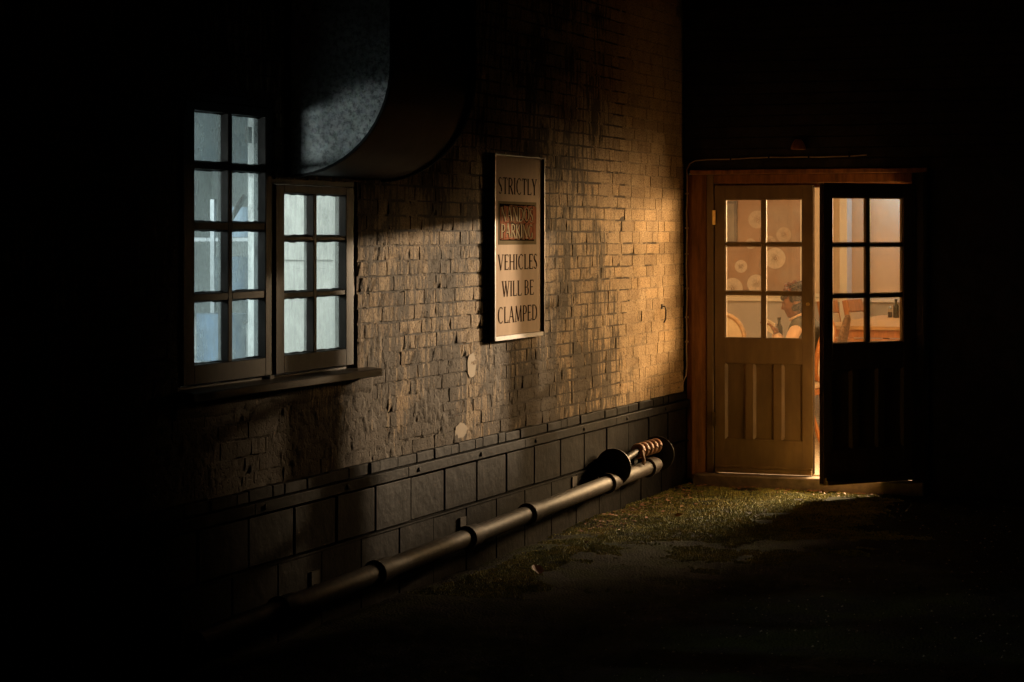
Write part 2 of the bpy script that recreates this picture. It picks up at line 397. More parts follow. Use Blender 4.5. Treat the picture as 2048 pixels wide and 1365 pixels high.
# joints, render and crumbling surface: one fine uneven sheet
yy = np.arange(YA, YB + .001, .0115); zz = np.arange(.59, ZT, .0115)
PY, PZ = np.meshgrid(yy, zz, indexing='ij')
f1 = fbm(PY * 5, PZ * 5, 6); f2 = fbm(PY * 34, PZ * 34, 4, .6); f3 = fbm(PY * 1.7 + 9, PZ * 1.7 + 3, 5)
rough_m = sstep(1.02 + (f3 - .5) * 1.7 - PZ, -.12, .12) * sstep(-PY, 2.8, 4.4)
rough_m = np.maximum(rough_m, sstep(f3 + f1 * .3, .84, .94) * sstep(-PY, 1.4, 2.0) * .9)
smooth_m = sstep(PY + 1.31 + np.where(PZ < 1.66, (f3 - .5) * 1.3 - (1.66 - PZ) * -.25, 0) - np.where(PZ < 1.66, .34, 0), -.01, .03)
hx = -.0065 + (f2 - .5) * .005 + (f1 - .5) * .007
hx = hx * (1 - rough_m) + rough_m * (-.004 + (f1 - .45) * .026 + (f2 - .5) * .014)
under = sstep(PZ, .93 + (f1 - .5) * .12, .97 + (f1 - .5) * .12) * (PZ < 1.06) * (PY > -7.1) * (PY < -5.2)
hx = hx * (1 - under) + under * (.008 + (f1 - .5) * .006)
hx = hx * (1 - smooth_m) + smooth_m * (-.0020 + (f1 - .5) * .0040 + (f2 - .5) * .0012)
P = np.stack([hx, PY, PZ], -1)
cy = (yy[:-1] + yy[1:]) / 2; cz = (zz[:-1] + zz[1:]) / 2
CY, CZ = np.meshgrid(cy, cz, indexing='ij')
hole = ((CY > WY0) & (CY < WYm) & (CZ > WZ0) & (CZ < WZt)) | ((CY >= WYm) & (CY < WY1) & (CZ > WZ0) & (CZ < WZs))
mo_ = tag(grid_mesh('mortar', P, M_mortar, BW, ~hole), kind='stuff')
bare = (1 - sstep(rough_m, .25, .7)) * (1 - smooth_m * .62) * (1 - under) * sstep(fbm(PY * 7 + 4, PZ * 7, 4), .30, .48)
co = np.empty(len(mo_.data.vertices) * 3, dtype=np.float32); mo_.data.vertices.foreach_get('co', co); co = co.reshape(-1, 3)
bi = np.clip(np.rint((co[:, 1] - 4 - YA) / .0115).astype(int), 0, len(yy) - 1); bj = np.clip(np.rint((co[:, 2] - .59) / .0115).astype(int), 0, len(zz) - 1)
mo_.data.attributes.new('bare', 'FLOAT', 'POINT').data.foreach_set('value', bare[bi, bj].astype(np.float32))
# bricks
def brick_mesh(k, calm=False):
    r = np.random.RandomState(100 + k)
    nu, nv = 6, 3; vs, fs = [], []
    for i in range(nu):
        for j in range(nv):
            u = i / (nu - 1) - .5; v = j / (nv - 1) - .5
            e = (i in (0, nu - 1)) + (j in (0, nv - 1))
            x = r.normal(0, .0005 if calm else .0009) - (0 if calm else abs(r.normal(0, .0006)) * (e > 0))
            if not calm and e and r.rand() < .06: x -= .005
            du = 0 if not e else r.normal(0, .007); dv = 0 if not e else r.normal(0, .020 if not calm else .012)
            vs.append((x, u + du * (0 if calm else 1), v + dv))
    for i in range(nu - 1):
        for j in range(nv - 1):
            a = i * nv + j; fs.append((a, a + nv, a + nv + 1, a + 1))
    ring = [i * nv for i in range(nu)] + [(nu - 1) * nv + j for j in range(1, nv)] + [i * nv + nv - 1 for i in range(nu - 2, -1, -1)] + [j for j in range(nv - 2, 0, -1)]
    n0 = len(vs)
    for q in ring: vs.append((-.021, vs[q][1], vs[q][2]))
    for k2 in range(len(ring)):
        k3 = (k2 + 1) % len(ring); fs.append((ring[k2], n0 + k2, n0 + k3, ring[k3]))
    return np.array(vs), fs
NVAR = 20
VAR = [brick_mesh(k) for k in range(NVAR)]; CALM = [brick_mesh(k + 50, True) for k in range(8)]
def mk(name, vf):
    me = bpy.data.meshes.new(name); me.from_pydata([tuple(v) for v in vf[0]], [], vf[1])
    bm = bmesh.new(); bm.from_mesh(me); bmesh.ops.recalc_face_normals(bm, faces=bm.faces); bm.to_mesh(me); bm.free()
    me.materials.append(M_wall); return me
VARM = [mk('brick', v) for v in VAR]; CALMM = [mk('brick', v) for v in CALM]
bricks = []
nco = int((ZT - .607) / .0745)
for i in range(nco):
    z0 = .607 + i * .0745; y = YA - rnd.random() * .1; k = i % 3
    y -= rnd.random() * .13
    while y < -.012:
        L = (.262 if k % 3 else .128) + rnd.uniform(-.014, .014); k += 1 if rnd.random() < .85 else 2
        y0, y1 = y + .004, min(y + L, -.006); y = y + L + .0045
        if y1 - y0 < .04: continue
        h = .0745 - .0085
        segs = [(y0, y1)]
        if ex(y0, y1, z0 + .012, z0 + h - .012):
            segs = []
            lo, hi = WY0, (WY1 if z0 < WZs - .02 else WYm)
            if y0 < lo - .04: segs.append((y0, lo - .002))
            if y1 > hi + .04: segs.append((hi + .002, y1))
        for s0, s1 in segs:
            yc, zc = (s0 + s1) / 2, z0 + h / 2 + rnd.gauss(0, .0015)
            sm = yc > (-1.31 if zc > 1.66 else -.98 + .2 * math.sin(zc * 7))
            bricks.append((yc, zc, s1 - s0, h * rnd.uniform(.93, 1.03), sm, rnd.gauss(0, .0011) if not sm else rnd.gauss(0, .0004), rnd.gauss(0, .0045 if not sm else .001), rnd.gauss(0, .015 if not sm else .003), rnd.randrange(1000)))
def score(b):
    lit = (b[0] > -7.3) and (b[1] < 1.85 + .25 * (b[0] > -2.8)) and (b[0] > -5.4 or b[1] < 1.0)
    d = 16.2 + b[0] * .93
    return (b[2] * b[3] / (d * d)) * (1 if lit else .2)
bricks.sort(key=score, reverse=True)
for b in bricks[:300]:
    me = (CALMM[b[8] % 8] if b[4] else VARM[b[8] % NVAR])
    o = bpy.data.objects.new('brick', me); COL.objects.link(o); o.parent = BW
    o.location = (b[5], b[0] + 4, b[1]); o.scale = (1, b[2], b[3]); o.rotation_euler = (0, b[7] * .4, b[6])
V, F, TN_ = [], [], []; n = 0
for b in bricks[300:]:
    TN_ += [rnd.random()] * len((CALM[b[8] % 8] if b[4] else VAR[b[8] % NVAR])[0])
    vf = CALM[b[8] % 8] if b[4] else VAR[b[8] % NVAR]
    v = vf[0] * np.array([1, b[2], b[3]])
    x = v[:, 0] - v[:, 1] * b[6] + v[:, 2] * b[7] * .4
    V.append(np.stack([x + b[5], v[:, 1] + b[0] + 4, v[:, 2] + b[1]], -1)); F += [tuple(i + n for i in f) for f in vf[1]]; n += len(v)
me = bpy.data.meshes.new('brickwork'); me.from_pydata(np.concatenate(V).tolist(), [], F)
bm = bmesh.new(); bm.from_mesh(me); bmesh.ops.recalc_face_normals(bm, faces=bm.faces); bm.to_mesh(me); bm.free()
me.attributes.new('tone', 'FLOAT', 'POINT').data.foreach_set('value', TN_)
me.materials.append(M_wall); o = bpy.data.objects.new('brickwork', me); COL.objects.link(o); o.parent = BW; o['kind'] = 'stuff'
# cream filler patches
for (yc, zc, ry, rz) in ((-4.08, .665, .085, .04), (-3.93, 1.0, .06, .07)):
    poly = [(yc + ry * math.cos(a) * rnd.uniform(.88, 1.1), zc + rz * math.sin(a) * rnd.uniform(.88, 1.1)) for a in [k * math.pi / 12 for k in range(24)]]
    MB().prism(poly, lambda p, h: (h, p[0], p[1]), -.006, .0012).build('filler_patch', M_filler, BW)
# plinth of black painted blocks
PL = box('plinth', (-.015, YA, -.4), (.018, -.012, .6), M_plinth, BW)
def plank(y0, y1, z0, z1, x, name, par=PL, mat=M_plinth, bev=.003): return box(name, (.0, y0, z0), (x, y1, z1), mat, par, bev)
y = -.05; k = 0
while y > -8.4:
    w = .43 + rnd.uniform(-.012, .012)
    plank(y - w + .005 + rnd.uniform(0, .004), y - .004 - rnd.uniform(0, .004), .275 + rnd.uniform(0, .004), .497 - rnd.uniform(0, .006), .029 + rnd.uniform(0, .008), 'block', bev=.006)
    y -= w
y = -.22
while y > -8.4:
    w = .43 + rnd.uniform(-.012, .012)
    plank(y - w + .005, y - .004, -.2, .262, .033 + rnd.uniform(0, .004), 'block'); y -= w
y = -.015
while y > -8.4:
    w = rnd.choice([.22, .23, .11]); plank(y - w + .004, y - .003, .557, .607 + rnd.uniform(-.003, .003), .03 + rnd.uniform(-.004, .006), 'brick', bev=.004); y -= w
y = -.02
while y > -8.4:
    w = 1.62; t = box('rail', (.0, y - w + .003, .503), (.052, y, .553), M_plinth, PL, .003)
    y -= w
MB().box((.0, -8.4, .2645), (.044, -.03, .2715)).build('ledge', M_plinth, PL)
for k in range(9):
    yb = -.6 - k * .83
    MB().lathe((.05, yb, .528), [(.012, 0), (.012, .006), (.007, .009)], 8, 'X').build('bolt', M_plinth, PL)

# ------------------------------------------------------------------ back wall with doorway (frame plane y = 0)
BK = thing('rear_wall', 'dark rear wall around the double doors', 'wall', (0.8, 0, 0))
b = MB()
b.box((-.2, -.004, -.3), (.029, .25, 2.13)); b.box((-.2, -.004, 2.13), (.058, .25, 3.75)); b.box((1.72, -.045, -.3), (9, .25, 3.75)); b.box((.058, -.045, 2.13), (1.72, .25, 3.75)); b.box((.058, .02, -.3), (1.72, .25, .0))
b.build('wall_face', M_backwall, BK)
# boards of the dark wall, right of and above the doors
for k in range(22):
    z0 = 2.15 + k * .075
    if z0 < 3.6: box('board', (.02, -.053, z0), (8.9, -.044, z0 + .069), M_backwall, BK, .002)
DR = thing('door_frame', 'brown timber door frame round the half open double doors', 'door frame', (.9, 0, 0))
pj = [(.03, -.028), (.07, -.036), (.165, -.004), (.165, .08), (.03, .08)]
MB().prism(pj, lambda p, h: (p[0], p[1], h), .0, 2.118).build('jamb', M_jamb, DR, bevel=.003)
MB().box((.168, -.012, .0), (.217, .075, 2.118)).build('door_stop', M_door, DR, bevel=.003)
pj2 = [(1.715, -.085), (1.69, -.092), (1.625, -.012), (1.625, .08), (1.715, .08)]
MB().prism(pj2, lambda p, h: (p[0], p[1], h), .0, 2.118).build('jamb', M_black, DR, bevel=.003)  # right jamb and stop coloured black, as if lost in shade
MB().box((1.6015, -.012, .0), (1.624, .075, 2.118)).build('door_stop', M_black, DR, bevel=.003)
MB().box((.062, -.07, 2.1182), (1.715, .08, 2.15)).build('lintel', M_jamb, DR, bevel=.004)
MB().box((.20, .043, .05), (.246, .074, 2.03)).build('rebate', M_door, DR)
MB().box((.2, .043, 2.024), (1.6, .0745, 2.0545)).build('rebate', M_jamb, DR)
MB().box((.22, -.02, 2.055), (1.6, .075, 2.117)).build('head', M_jamb, DR, bevel=.004)
MB().box((.1, -.13, -.1), (1.7, .3, .045)).build('threshold', M_stone, DR, bevel=.008)
MB().box((.23, .055, .044), (1.58, .085, .050)).build('brass_strip', M_brass, DR)
for z in (1.82, .42):
    MB().box((.213, -.026, z - .05), (.235, -.012, z + .05)).build('hinge', M_brass, DR)

def door_leaf(name, label, X0, width, xf=None, loc=(0, 0, 0), handle=False):
    """leaf built in its closed place from X0 to X0+width, z .075 - 2.042, front at y=-.004; xf swings it"""
    D = thing(name, label, 'door', loc)
    x0, x1 = X0, X0 + width; yf, yb = -.004, .041; zt, zb = 2.042, .052
    B = lambda n, a, c, m=M_door, par=D, bev=.002: box(n, a, c, m, par, bev, xf)
    sw = .075
    B('stile', (x0, yf, zb), (x0 + sw, yb, zt)); B('stile', (x1 - sw, yf, zb), (x1, yb, zt))
    px0, px1 = x0 + sw, x1 - sw
    B('top_rail', (px0, yf, 1.945), (px1, yb, zt))
    B('lock_rail', (px0, yf, .81), (px1, yb, .985))
    B('bottom_rail', (px0, yf, zb), (px1, yb, .285))
    # weather bar
    B('weather_bar', (x0 + .01, yf - .032, zb + .002), (x1 - .004, yf - .001, zb + .032)); B('weather_bar', (x0 + .01, yf - .018, zb + .034), (x1 - .004, yf - .001, zb + .05))
    # three panels with muntins
    pw = (px1 - px0 - 2 * .058) / 3
    for k in range(3):
        a = px0 + k * (pw + .058)
        if k: B('muntin', (a - .058, yf, .285), (a, yb, .81))
        p = B('panel', (a, yf + .02, .285), (a + pw, yb - .008, .81), bev=0)
        bv = MB()
        for (s0, s1) in ((a, a + .016), (a + pw, a + pw - .016)):
            bv.add([(s0, yf + .001, .286), (s1, yf + .019, .300), (s1, yf + .019, .795), (s0, yf + .001, .809), (s0, yf + .0195, .286), (s0, yf + .0195, .809)], [(0, 1, 2, 3), (0, 4, 1), (3, 2, 5), (0, 3, 5, 4), (4, 5, 2, 1)])
        bv.build('moulding', M_door, p, xf=xf)
    B('edge_strip', ((x1 + .0005 if handle else x0 - .003), yf + .003, zb + .01), ((x1 + .003 if handle else x0 - .0005), yb - .003, zt - .01), M_edge, bev=0)
    # six panes
    gx = [px0, (px0 + px1) / 2 - .013, (px0 + px1) / 2 + .013, px1]
    gz = [.985, 1.285, 1.309, 1.622, 1.646, 1.945]
    B('glazing_bar', (gx[1], yf + .004, .985), (gx[2], yb - .004, 1.945))
    for z0, z1 in ((gz[1], gz[2]), (gz[3], gz[4])):
        for a, c in ((gx[0], gx[1]), (gx[2], gx[3])): B('glazing_bar', (a, yf + .004, z0), (c, yb - .004, z1))
    for a, c in ((gx[0], gx[1]), (gx[2], gx[3])):
        for z0, z1 in ((gz[0], gz[1]), (gz[2], gz[3]), (gz[4], gz[5])):
            p = B('pane', (a + .001, yf + .019, z0 + .001), (c - .001, yf + .022, z1 - .001), M_dglass, bev=0)
            pt = MB()
            for (q0, q1) in (((a, z0), (a + .007, z1)), ((c - .007, z0), (c, z1)), ((a + .007, z0), (c - .007, z0 + .006)), ((a + .007, z1 - .006), (c - .007, z1))):
                pt.box((q0[0] + .0005, yf + .008, q0[1] + .0005), (q1[0] - .0005, yf + .0185, q1[1] - .0005))
            pt.build('putty', M_door, p, xf=xf)
    if not handle: B('bounce_face', (x0 + .006, yb + .0005, zb + .004), (x1 - .006, yb + .006, .98), M_cream, bev=0)  # unseen cream slabs added to bounce lamplight into the corner
    if not handle: B('bounce_face', (x0 + .006, yb + .0005, 1.95), (x1 - .006, yb + .006, zt - .004), M_cream, bev=0)
    if handle:
        MB().lathe((x1 - .035, yf, 1.225), [(.013, 0), (.013, -.006), (.006, -.008)], 12, 'Y').build('keyhole', M_brass, D, xf=xf)
    else:
        MB().box((x0 + .03, yf - .01, 1.02), (x0 + .05, yf - .001, 1.2)).build('finger_plate', M_iron, D, xf=xf)
        MB().tube([(x0 + .04, yb + .002, 1.0), (x0 + .04, yb + .05, 1.0), (x0 + .13, yb + .05, .99)], .009, 8).build('handle', M_brass, D, xf=xf)
    return D
door_leaf('door_leaf', 'closed olive brown door leaf with six panes and three panels', .224, .696, None, (.57, 0, .075), True)
ang = R(50); hx_ = 1.60
sw = Matrix.Translation((hx_, 0, 0)) @ Matrix.Rotation(ang, 4, 'Z') @ Matrix.Translation((-hx_, 0, 0))
door_leaf('door_leaf', 'dark door leaf swung open towards the yard, its panes showing the dining tables', hx_ - .74, .74, sw, (1.3, -.3, .075))

# ------------------------------------------------------------------ window in the left wall
WN = thing('casement_window', 'stepped pair of dark casements with many panes lit from the kitchen', 'window', (-.02, -6.2, WZ0))
XF = -.012
b = MB()
b.box((-.09, WY0 + .001, WZ0), (XF, WY0 + .035, WZt - .035)); b.box((-.09, WY0 + .001, WZt - .035), (XF, WYm - .001, WZt - .001))
b.box((-.09, WYm - .028, WZ0), (XF + .003, WYm + .008, WZt - .035)); b.box((-.09, WYm + .009, WZs - .03), (XF, WY1 - .001, WZs - .001)); b.box((-.09, WY1 - .035, WZ0), (XF, WY1 - .001, WZs - .03))
b.box((-.09, WY0 + .035, WZ0), (XF - .01, WYm - .028, WZ0 + .02)); b.box((-.09, WYm + .008, WZ0), (XF - .01, WY1 - .035, WZ0 + .02))
b.build('window_frame', M_window, WN, bevel=.002)
MB().add([(-.1, WY0 - .01, 1.025), (-.1, WY1 + .12, 1.025), (.075, WY1 + .12, 1.025), (.075, WY0 - .01, 1.025), (-.1, WY0 - .01, 1.076), (-.1, WY1 + .12, 1.076), (.075, WY1 + .12, 1.061), (.075, WY0 - .01, 1.061)],
    [(0, 3, 2, 1), (4, 5, 6, 7), (0, 1, 5, 4), (1, 2, 6, 5), (2, 3, 7, 6), (3, 0, 4, 7)]).build('sill', M_sill, WN, bevel=.004)
b = MB(); b.box((-.125, WYm - .012, WZs), (-.092, WYm - .0005, WZt)); b.box((-.125, WY1 - .012, WZ0), (-.092, WY1 - .0005, WZs)); b.build('reveal_lining', M_kwhite, WN)
def sash(y0, y1, z0, z1, py, pz, gm):
    xa, xb = -.062, XF + .010
    b = MB(); b.box((xa, y0, z0), (xb, py[0], z1)); b.box((xa, py[3], z0), (xb, y1, z1)); b.box((xa, py[0], z0), (xb, py[3], pz[0])); b.box((xa, py[0], pz[-1]), (xb, py[3], z1))
    s = b.build('sash', M_window, WN, bevel=.003)
    box('glazing_bar', (xa + .006, py[1], pz[0]), (xb - .003, py[2], pz[-1]), M_window, s, .003)
    for k in range(1, len(pz) - 1, 2):
        for a, c in ((py[0], py[1]), (py[2], py[3])): box('glazing_bar', (xa + .006, a, pz[k]), (xb - .003, c, pz[k + 1]), M_window, s, .003)
    for k in range(0, len(pz), 2):
        for a, c in ((py[0], py[1]), (py[2], py[3])):
            t = rnd.uniform(-.0015, .0015)
            p = MB().add([(-.040 + t, a, pz[k]), (-.040 - t, c, pz[k]), (-.040 - t, c, pz[k + 1]), (-.040 + t, a, pz[k + 1]), (-.043 + t, a, pz[k]), (-.043 - t, c, pz[k]), (-.043 - t, c, pz[k + 1]), (-.043 + t, a, pz[k + 1])],
                [(0, 1, 2, 3), (7, 6, 5, 4), (0, 4, 5, 1), (1, 5, 6, 2), (2, 6, 7, 3), (3, 7, 4, 0)]).build('pane', gm, s)
            # ragged putty line
            pb = MB(); nseg = 9
            for e in (0, 1):
                zb = pz[k + e]; sg = 1 if e == 0 else -1; vs = []
                for q in range(nseg + 1):
                    yq = a + (c - a) * q / nseg; hh = .006 + rnd.uniform(-.002, .003)
                    vs += [(-.037, yq, zb), (-.028, yq, zb), (-.037, yq, zb + sg * hh)]
                fs = []
                for q in range(nseg):
                    i = q * 3; fs += [(i, i + 3, i + 4, i + 1), (i + 1, i + 4, i + 5, i + 2), (i + 2, i + 5, i + 3, i)]
                pb.add(vs, fs)
            pb.build('putty', M_window, p)
    return s
sash(-7.02, -6.248, 1.085, 2.252, [-6.925, -6.632, -6.596, -6.298], [1.165, 1.425, 1.458, 1.72, 1.752, 1.972, 2.0, 2.212], M_kglass)
sash(-6.20, -5.40, 1.085, 1.922, [-6.118, -5.822, -5.788, -5.482], [1.165, 1.418, 1.443, 1.672, 1.694, 1.886], M_kglass2)
MB().tube([(-.08, -6.34, 1.87), (-.10, -6.36, 1.83), (-.12, -6.40, 1.76)], [.012, .014, .009], 8).build('window_stay', M_iron, WN)
MB().box((-.085, -6.335, 2.10), (-.066, -6.305, 2.17)).build('catch_plate', M_iron, WN)

# ------------------------------------------------------------------ parking sign
SG = thing('parking_sign', 'tall cream parking warning board in a thin bronze frame on the brick wall', 'sign', (.0, -3.22, 1.12))
s0, s1, z0, z1 = -3.605, -2.825, 1.118, 2.145
box('back_box', (.009, s0 + .012, z0 + .012), (.030, s1 - .012, z1 - .012), M_signdark, SG)
b = MB()
b.box((.009, s0, z0), (.050, s0 + .012, z1)); b.box((.009, s1 - .014, z0), (.054, s1, z1))
b.box((.009, s0 + .012, z0), (.050, s1 - .014, z0 + .026)); b.box((.009, s0 + .012, z1 - .012), (.050, s1 - .014, z1)); b.build('frame', M_signframe, SG, bevel=.002)
box('face', (.0305, s0 + .0125, z0 + .0265), (.034, s1 - .0145, z1 - .0125), M_signface, SG)
# lettering: stroke letters with serifs
TK, TN = .15, .065
def arc(cx, cy, rx, ry, a0, a1, n=10): return [(cx + rx * math.cos(R(a0 + (a1 - a0) * i / n)), cy + ry * math.sin(R(a0 + (a1 - a0) * i / n))) for i in range(n + 1)]
GL = {  # width, strokes (points, thickness), serifs (x,y)
 'I': (.26, [([(.13, 0), (.13, 1)], TK)], [(.13, 0), (.13, 1)]),
 'L': (.58, [([(.13, 0), (.13, 1)], TK), ([(.08, .03), (.56, .03), (.58, .16)], TN)], [(.13, 1)]),
 'T': (.64, [([(.32, 0), (.32, 1)], TK), ([(.0, .84), (.03, .97), (.61, .97), (.64, .84)], TN)], [(.32, 0)]),
 'E': (.58, [([(.13, 0), (.13, 1)], TK), ([(.08, .97), (.53, .97), (.55, .86)], TN), ([(.13, .53), (.46, .53)], TN), ([(.08, .03), (.55, .03), (.58, .16)], TN)], []),
 'H': (.78, [([(.13, 0), (.13, 1)], TK), ([(.65, 0), (.65, 1)], TK), ([(.13, .52), (.65, .52)], TN)], [(.13, 0), (.13, 1), (.65, 0), (.65, 1)]),
 'V': (.76, [([(.1, 1), (.4, 0)], TK), ([(.4, 0), (.68, 1)], TN)], [(.1, 1), (.68, 1)]),
 'W': (1.06, [([(.08, 1), (.33, 0)], TK), ([(.33, 0), (.54, .95)], TN), ([(.5, 1), (.75, 0)], TK), ([(.75, 0), (.98, 1)], TN)], [(.08, 1), (.5, 1), (.98, 1)]),
 'A': (.78, [([(.06, 0), (.37, 1)], TN), ([(.37, 1), (.68, 0)], TK), ([(.17, .36), (.57, .36)], TN)], [(.06, 0), (.68, 0)]),
 'M': (.98, [([(.1, 0), (.16, 1)], TN), ([(.16, 1), (.49, .05)], TK), ([(.49, .05), (.82, 1)], TN), ([(.82, 1), (.87, 0)], TK)], [(.1, 0), (.87, 0)]),
 'N': (.8, [([(.12, 0), (.12, 1)], TN), ([(.1, 1), (.68, 0)], TK), ([(.68, 0), (.68, 1)], TN)], [(.12, 0), (.68, 1)]),
 'Y': (.72, [([(.08, 1), (.36, .48)], TK), ([(.36, .48), (.64, 1)], TN), ([(.36, .5), (.36, 0)], TK)], [(.08, 1), (.64, 1), (.36, 0)]),
 'C': (.74, [(arc(.42, .5, .34, .48, 50, 140, 8), TN), (arc(.42, .5, .34, .48, 135, 225, 8), TK), (arc(.42, .5, .34, .48, 220, 312, 8), TN)], []),
 'S': (.52, [(arc(.27, .75, .19, .22, 40, 140, 6), TN), ([(.1, .86), (.08, .73), (.16, .6), (.36, .44), (.43, .28), (.42, .14)], TK), (arc(.25, .25, .2, .22, -45, -150, 6), TN)], []),
 'P': (.6, [([(.13, 0), (.13, 1)], TK), ([(.08, .97)] + arc(.3, .72, .25, .25, 90, -90, 10) + [(.13, .47)], TN), (arc(.3, .72, .25, .25, 45, -45, 6), TK * .9)], [(.13, 0)]),
 'R': (.68, [([(.13, 0), (.13, 1)], TK), ([(.08, .97)] + arc(.3, .73, .24, .24, 90, -90, 10) + [(.13, .49)], TN), (arc(.3, .73, .24, .24, 45, -45, 6), TK * .9), ([(.32, .5), (.64, 0)], TK)], [(.13, 0)]),
 'B': (.62, [([(.13, 0), (.13, 1)], TK), ([(.08, .97)] + arc(.3, .75, .2, .22, 90, -90, 8) + [(.13, .53)], TN), ([(.13, .53)] + arc(.3, .28, .26, .25, 90, -90, 8) + [(.08, .03)], TN), (arc(.3, .75, .2, .22, 45, -45, 5), TK * .9), (arc(.3, .28, .26, .25, 45, -45, 5), TK * .9)], []),
 'D': (.78, [([(.13, 0), (.13, 1)], TK), ([(.08, .97)] + arc(.3, .5, .4, .47, 90, -90, 12) + [(.08, .03)], TN), (arc(.3, .5, .4, .47, 50, -50, 8), TK)], []),
 'O': (.8, [(arc(.4, .5, .32, .47, 0, 360, 16), TN), (arc(.4, .5, .32, .47, 140, 220, 6), TK), (arc(.4, .5, .32, .47, -40, 40, 6), TK)], []),
 'K': (.7, [([(.13, 0), (.13, 1)], TK), ([(.13, .45), (.6, 1)], TN), ([(.25, .55), (.64, 0)], TK)], [(.13, 0), (.13, 1)]),
 'G': (.78, [(arc(.42, .5, .34, .48, 50, 140, 8), TN), (arc(.42, .5, .34, .48, 135, 225, 8), TK), (arc(.42, .5, .34, .48, 220, 300, 8), TN), ([(.62, .05), (.62, .42)], TK)], [(.62, .42)])}
def stroke(mb, pts, w, tf, x0, x1, serifs=()):
    L = []; Rr = []
    for i, p in enumerate(pts):
        a = pts[max(i - 1, 0)]; c = pts[min(i + 1, len(pts) - 1)]
        d = Vector((c[0] - a[0], c[1] - a[1])); d.normalize(); nrm = Vector((-d.y, d.x)) * w / 2
        L.append((p[0] + nrm.x, p[1] + nrm.y)); Rr.append((p[0] - nrm.x, p[1] - nrm.y))
    for i in range(len(pts) - 1):
        q = [L[i], L[i + 1], Rr[i + 1], Rr[i]]
        mb.prism([tf(a) for a in q], lambda p, h: (h, p[0], p[1]), x0 + i * 1e-6, x1 + i * 1e-5)
def word(mb, text, yc, zbase, h, width, x0, x1, wmul=1., serif=True, track=.1, jitter=0):
    adv = sum((GL[c][0] + track) if c != ' ' else .34 for c in text) - track
    sx = width / adv; y = yc - width / 2; kk = 0
    for c in text:
        if c == ' ': y += .34 * sx; continue
        w, st, se = GL[c]; ya = y; zj = zbase + rnd.uniform(-jitter, jitter); hj = h * (1 + rnd.uniform(-jitter, jitter) * 6)
        tf = lambda p: (ya + p[0] * sx, zj + p[1] * hj)
        for pts, t in st:
            kk += 1; stroke(mb, pts, t * wmul, tf, x0, x1 + kk * 2e-5)
        if serif:
            for (a, c2) in se:
                s = 1 if c2 < .5 else -1; kk += 1
                mb.prism([tf(q) for q in [(a - .15, c2), (a + .15, c2), (a + .07, c2 + s * .05), (a - .07, c2 + s * .05)]], lambda p, hh: (hh, p[0], p[1]), x0, x1 + kk * 2e-5)
        y += (w + track) * sx
yc = (s0 + s1) / 2 - .012
for txt, zb, h, w in (('STRICTLY', 1.925, .092, .60), ('VEHICLES', 1.505, .086, .615), ('WILL BE', 1.358, .086, .50), ('CLAMPED', 1.212, .090, .615)):
    if ' ' in txt:
        wl = .66; b = MB(); word(b, 'WILL', yc - w / 2 + w * wl / 2 - .01, zb, h, w * .60, .0335, .0350); b.build('lettering', M_letter, SG)
        b = MB(); word(b, 'BE', yc + w / 2 - w * .15, zb, h, w * .30, .0335, .0350); b.build('lettering', M_letter, SG)
    else:
        b = MB(); word(b, txt, yc, zb, h, w, .0335, .0350); b.build('lettering', M_letter, SG)
PO = box('poster', (.0338, yc - .30, 1.645), (.0358, yc + .29, 1.885), M_poster, SG)
b = MB(); b2 = MB(); rr = random.Random(4)
for row, (za, zb) in enumerate(((1.765, 1.86), (1.675, 1.765))):
    y = yc - .28
    while y < yc + .24:
        w = rr.uniform(.05, .085); q = [(y + .003, za + rr.uniform(-.004, .004)), (y + w - .003, za + rr.uniform(-.004, .004)), (y + w - .004, zb + rr.uniform(-.008, .008)), (y + .006, zb + rr.uniform(-.008, .008))]
        (b if rr.random() < .55 else b2).prism(q, lambda p, h: (h, p[0], p[1]), .0356, .0364); y += w
b.build('block_print', M_terra, PO); b2.build('block_print', M_brownp, PO)
bk = MB(); bk.prism([(yc - .285, 1.668), (yc + .255, 1.665), (yc + .262, 1.868), (yc - .287, 1.872)], lambda p, h: (h, p[0], p[1]), .0356, .0360)
bk.build('outline_print', M_ink, PO)
for txt, zb, h in (('NANDOS', 1.775, .078), ('PARKING', 1.682, .078)):
    b = MB(); word(b, txt, yc - .015, zb, h, .50, .0360, .0368, 2.1, False, .05, .004); b.build('lettering_outline', M_ink, PO)
    b = MB(); rnd.seed(11); word(b, txt, yc - .015, zb, h, .50, .0366, .0378, 1.15, False, .05, .004); b.build('lettering', M_pale, PO)
rnd.seed(21)
def squash(o):
    for c in o.children:
        if c.type == 'MESH':
            for v in c.data.vertices: v.co.x *= .72
        squash(c)
squash(SG); SG.location.y -= .075      # a shallow board, 3 cm off the wall

